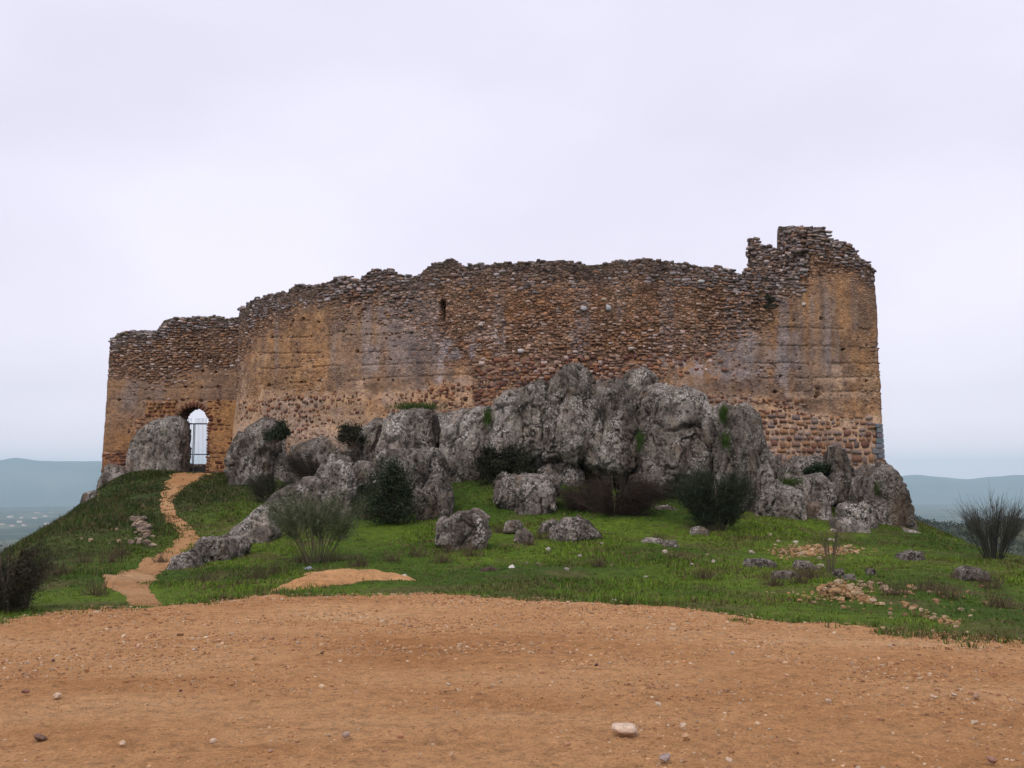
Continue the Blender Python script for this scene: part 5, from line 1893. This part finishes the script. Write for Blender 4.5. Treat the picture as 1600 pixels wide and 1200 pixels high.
# sapling
broom("sapling", ray_ground(1299, 897), .30, .3, 1.0, 130, "thin bare sapling beside the pile of ochre stones", "sapling", 813, (.07, .05, .035), (.13, .1, .07), .003, 0, .0, .06, .4)
# left foreground
broom("twiggy_bush", ray_ground(8, 955), .75, .6, 1.0, 1500, "dark twiggy bush at the left end of the dirt lot", "bush", 814, (.022, .020, .012), (.06, .055, .03), .0035, 6500, .4, fine=.03, tlow=.1)
broom("sapling", ray_ground(40, 950), .22, .2, .75, 120, "pale-stemmed thin sapling beside the dark twiggy bush", "sapling", 816, (.10, .08, .06), (.18, .15, .11), .003, 0, .1, .0, .4, ((.16, .13, .10), (.24, .2, .16)))

# dry brown weed tufts
WEEDS = [(648, 870, .5), (612, 878, .35), (700, 864, .45), (735, 868, .45), (845, 842, .35), (828, 852, .3), (780, 832, .3), (400, 905, .55), (430, 900, .45), (520, 878, .5), (470, 880, .5), (560, 885, .35), (690, 880, .4), (190, 870, .5), (175, 878, .5), (150, 930, .4), (1027, 846, .3), (1210, 915, .3), (1265, 905, .35), (1250, 912, .35), (1450, 925, .5), (1400, 930, .45), (1480, 935, .5), (1545, 920, .5), (1500, 905, .35), (935, 885, .25), (1100, 905, .25), (250, 880, .25), (90, 900, .5), (130, 880, .45), (60, 910, .5), (1560, 950, .4), (320, 912, .35)]
for k, (px, py, s) in enumerate(WEEDS):
    g = ray_ground(px, py)
    rr_ = np.random.default_rng(900 + k)
    nn = 90
    a = rr_.uniform(0, 6.28, nn)
    q = rr_.random(nn) * s * .6
    b = np.stack([np.cos(a) * q, np.sin(a) * q * .6, 0 * a - .02], -1)
    e = b + np.stack([rr_.normal(0, .08, nn), rr_.normal(0, .08, nn), rr_.uniform(.08, .3, nn) * (.6 + s)], -1)
    V, Q, C = strips(bez(b, (b + e) / 2 + rr_.normal(0, .03, (nn, 3)), e, 4), .004, shades(nn, rr_, (.06, .04, .025), (.15, .105, .06)))
    o = link("weed_tuft", mesh_np("weed_tuft", V, Q, C), MAT_TWIG, None, tuple(g))
    tag(o, "low tuft of dry brown weed stems in the turf", "weed", "dry weed tufts")

# grass tufts growing on ledges of the rock
for px, py, Y, w, lab in [(650, 638, 32.6, .85, "bright grass tuft on the ledge above the broad slab"), (1131, 650, 29.7, .38, "bright grass tuft in the cleft high between two crags"), (1135, 690, 29.5, .2, "thin grass streak low in the cleft between two crags"), (762, 655, 30.9, .25, "grass in the cleft between smooth slab and massive crag"), (1000, 690, 29.9, .2, "grass in the cleft below the stone-filled wedge"), (1370, 765, 29.6, .2, "grass strip at the edge of the end slab"), (1240, 757, 30.2, .5, "grass behind the block-shaped boulder")]:
    p = at(px, py, Y)
    rr_ = np.random.default_rng(int(px))
    nn = int(600 * w + 80)
    cl_ = 'cleft' in lab or 'strip' in lab
    b = np.stack([rr_.normal(0, .05 if cl_ else w * .45, nn), rr_.uniform(-.15, .3, nn), rr_.normal(0, .22 if cl_ else .04, nn)], -1)
    b[:, 2] *= .6 if cl_ else 1
    e = b + np.stack([rr_.normal(0, .05, nn), rr_.normal(0, .05, nn) - .03, rr_.uniform(.06, .2, nn)], -1)
    V, Q, C = strips(bez(b, (b + e) / 2, e, 3), .008, shades(nn, rr_, (.04, .08, .012), (.08, .14, .02)))
    tag(link("grass_tuft", mesh_np("grass_tuft", V, Q, C), MAT_GRASS, None, tuple(p)), lab, "grass tuft", "grass on the rock ledges", "stuff")

# ------------------------------------------------------------------ grass
rg = np.random.default_rng(77)
N = 230000
x = rg.uniform(-17, 17, N)
y = 9.5 + 32 * rg.random(N) ** 1.25
ppx, ppy = project(np.stack([x, y, ground_h(x, y)], -1))
ee = y - lot_edge(x)
edge_n = .28 * fbm(np.c_[x * 1.3, y * 1.3, 0 * x], 4, 51)
spill = fbm(np.c_[x * .9, y * 2.2, 0 * x], 3, 88)
keep = ((ee - edge_n > -.12) | ((ee - edge_n > -.75) & (spill > .38))) & (ppx > -60) & (ppx < 1660)
# off the path
ppath = np.concatenate([plf, prf[::-1]])
sdp = poly_sdf(np.stack([x, y], -1), ppath[::6])
keep &= (sdp + .25 * fbm(np.c_[x * 3, y * 3, 0 * x], 3, 63) < .1) | (rg.random(N) < .02)
md = np.array([ray_ground(*q)[:2] for q in [(385, 930), (430, 912), (480, 896), (530, 892), (575, 892), (612, 902), (700, 905), (600, 910), (540, 914), (480, 922), (420, 934)]])
keep &= poly_sdf(np.stack([x, y], -1), md) + .3 * fbm(np.c_[x * 2.5, y * 2.5, 0 * x], 3, 64) < .2
pt = fbm(np.c_[x * .55, y * .55, 0 * x], 4, 81)
keep &= (pt + rg.normal(0, .3, N)) > -.55
x, y, pt, ee = x[keep], y[keep], pt[keep], (ee - edge_n)[keep]
z = np.where(ee < 0, lot_z(x, y), ground_h(x, y))
n = len(x)
tone_a = sstep(-.5, .5, fbm(np.c_[x * .28, y * .28, 0 * x], 4, 21))
gc = lerp((.062, .115, .010), (.135, .21, .016), tone_a)
gc = lerp(gc, np.array((.13, .11, .04)), .55 * sstep(.15, .7, fbm(np.c_[x * 1.1, y * 1.1, 0 * x], 4, 22)))
gc = lerp(gc, np.array((.12, .115, .03)), .5 * sstep(2, 7, x) * sstep(-.3, .5, fbm(np.c_[x * .8, y * .8, 0 * x], 3, 86)))
lf = sstep(-6.5, -10, x) * sstep(14, 18, y)
gc = lerp(gc, np.array((.034, .046, .013)), .72 * lf)
gc = lerp(gc, np.array((.055, .11, .016)), .6 * sstep(.9, .1, ee))
K = 4
dry = rg.random(n) < .14 + .4 * sstep(.2, .8, fbm(np.c_[x * 1.7, y * 1.7, 0 * x], 3, 83))
gc = np.where(dry[:, None], np.array((.17, .12, .055)) * rg.uniform(.6, 1.2, (n, 1)), gc)
hgt = (.026 + .04 * sstep(-.2, .7, pt) + .03 * sstep(.9, .1, ee)) * rg.uniform(.5, 1.5, n)
hgt = hgt * (1 + .6 * lf) * (.8 + y / 50)
ang = rg.uniform(0, 6.28, (n, K))
ln = rg.uniform(.2, .9, (n, K)) * hgt[:, None]
off = rg.normal(0, .035, (n, K, 2))
bx = x[:, None] + off[..., 0]
by = y[:, None] + off[..., 1]
bz = np.repeat((z - .012)[:, None], K, 1)
wd = (.0045 + .00035 * y[:, None]) * rg.uniform(.7, 1.3, (n, K))
tx, ty = np.cos(ang + 1.57), np.sin(ang + 1.57)
A = np.stack([bx - tx * wd, by - ty * wd, bz], -1)
B = np.stack([bx + tx * wd, by + ty * wd, bz], -1)
T = np.stack([bx + np.cos(ang) * ln, by + np.sin(ang) * ln, bz + hgt[:, None] * rg.uniform(.6, 1.15, (n, K))], -1)
V = np.stack([A, B, T], 2).reshape(-1, 3)
C = np.repeat(gc * rg.uniform(.55, 1.4, (n, 1)), K * 3, 0)
tag(link("grass", mesh_np("grass", V, np.arange(len(V)).reshape(-1, 3), C, False), MAT_GRASS), kind="stuff", label="short green winter grass over the hillside")

# ------------------------------------------------------------------ far woods and village
def woods(name, pts, hts, label, seed, c0, c1, m=45):
    r = np.random.default_rng(seed)
    n = len(pts)
    d = r.normal(size=(n, m, 3))
    d /= np.linalg.norm(d, axis=2, keepdims=True)
    d *= r.uniform(.55, 1.0, (n, m, 1))
    P = pts[:, None] + d * hts[:, None, None] * np.array([.55, .55, .5]) + np.array([0, 0, .55]) * hts[:, None, None]
    V, Q, C = cards(P.reshape(-1, 3), np.repeat(hts * .16, m), r, np.repeat(shades(n, r, c0, c1), m, 0) * r.uniform(.7, 1.3, (n * m, 1)), .8)
    tag(link(name, mesh_np(name, V, Q, C, False), MAT_LEAF), kind="stuff", label=label)


r = np.random.default_rng(61)
n = 1500
yy_ = r.uniform(380, 640, n)
xx_ = yy_ * r.uniform(.36, .60, n)
woods("ridge_scrub", np.stack([xx_, yy_, far_h(xx_, yy_)], -1), r.uniform(1.6, 3.6, n), "dense dark scrub covering the near ridge on the right", 62, (.018, .028, .012), (.05, .06, .028), 24)
n = 1700
yy_ = 90 + 1400 * r.random(n) ** 1.6
xx_ = -yy_ * r.uniform(.40, .62, n)
woods("valley_scrub", np.stack([xx_, yy_, ground_h(xx_, yy_)], -1), r.uniform(2.5, 6.0, n), "scattered scrub trees down the valley on the left", 63, (.03, .04, .018), (.085, .085, .045), 22)

MAT_LIME = mat_plain("limewash", (.62, .58, .52), (.74, .70, .64), 3)
MAT_TILE = mat_plain("clay_tile", (.30, .14, .08), (.40, .2, .12), 3)
for k in range(13):
    px = r.uniform(2, 112)
    Yv = r.uniform(3300, 5200)
    X = (px - 800) / F * Yv
    w, d_, h = r.uniform(10, 24), r.uniform(8, 12), r.uniform(4, 7)
    b = empty("village_house", (X, Yv, float(far_h(np.array(X), np.array(Yv))) - .5), "tiny pale house of the far village on the plain", "house", "houses of the far village")
    Vb, Qb = box_vf((-w / 2, -d_ / 2, 0), (w / 2, d_ / 2, h))
    link("wall", mesh_np("wall", Vb, Qb, None, False), MAT_LIME, b)
    Vr = np.array([[-w / 2 - .4, -d_ / 2 - .4, h + .02], [w / 2 + .4, -d_ / 2 - .4, h + .02], [w / 2 + .4, d_ / 2 + .4, h + .02], [-w / 2 - .4, d_ / 2 + .4, h + .02], [-w / 2 - .4, 0, h + d_ * .25], [w / 2 + .4, 0, h + d_ * .25]])
    me = bpy.data.meshes.new("roof")
    me.from_pydata(Vr.tolist(), [], [(0, 1, 5, 4), (2, 3, 4, 5), (0, 4, 3), (1, 2, 5), (0, 3, 2, 1)])
    link("roof", me, MAT_TILE, b)
    b.rotation_euler = (0, 0, r.uniform(-.6, .6))

# ------------------------------------------------------------------ haze
hz_m = bpy.data.materials.new("valley_haze")
hz_m.use_nodes = True
ht = hz_m.node_tree
ht.nodes.clear()
ho = ht.nodes.new("ShaderNodeOutputMaterial")
hv = ht.nodes.new("ShaderNodeVolumePrincipled")
hv.inputs['Color'].default_value = (0.64, 0.88, 1.0, 1)
hv.inputs['Density'].default_value = 0.000115
hv.inputs['Anisotropy'].default_value = 0.0
ht.links.new(hv.outputs[0], ho.inputs['Volume'])
Vb, Qb = box_vf((-12800, -12800, -230), (12800, 12800, 330))
tag(link("haze", mesh_np("haze", Vb, Qb, None, False), hz_m), kind="stuff", label="pale blue winter haze over the valley")
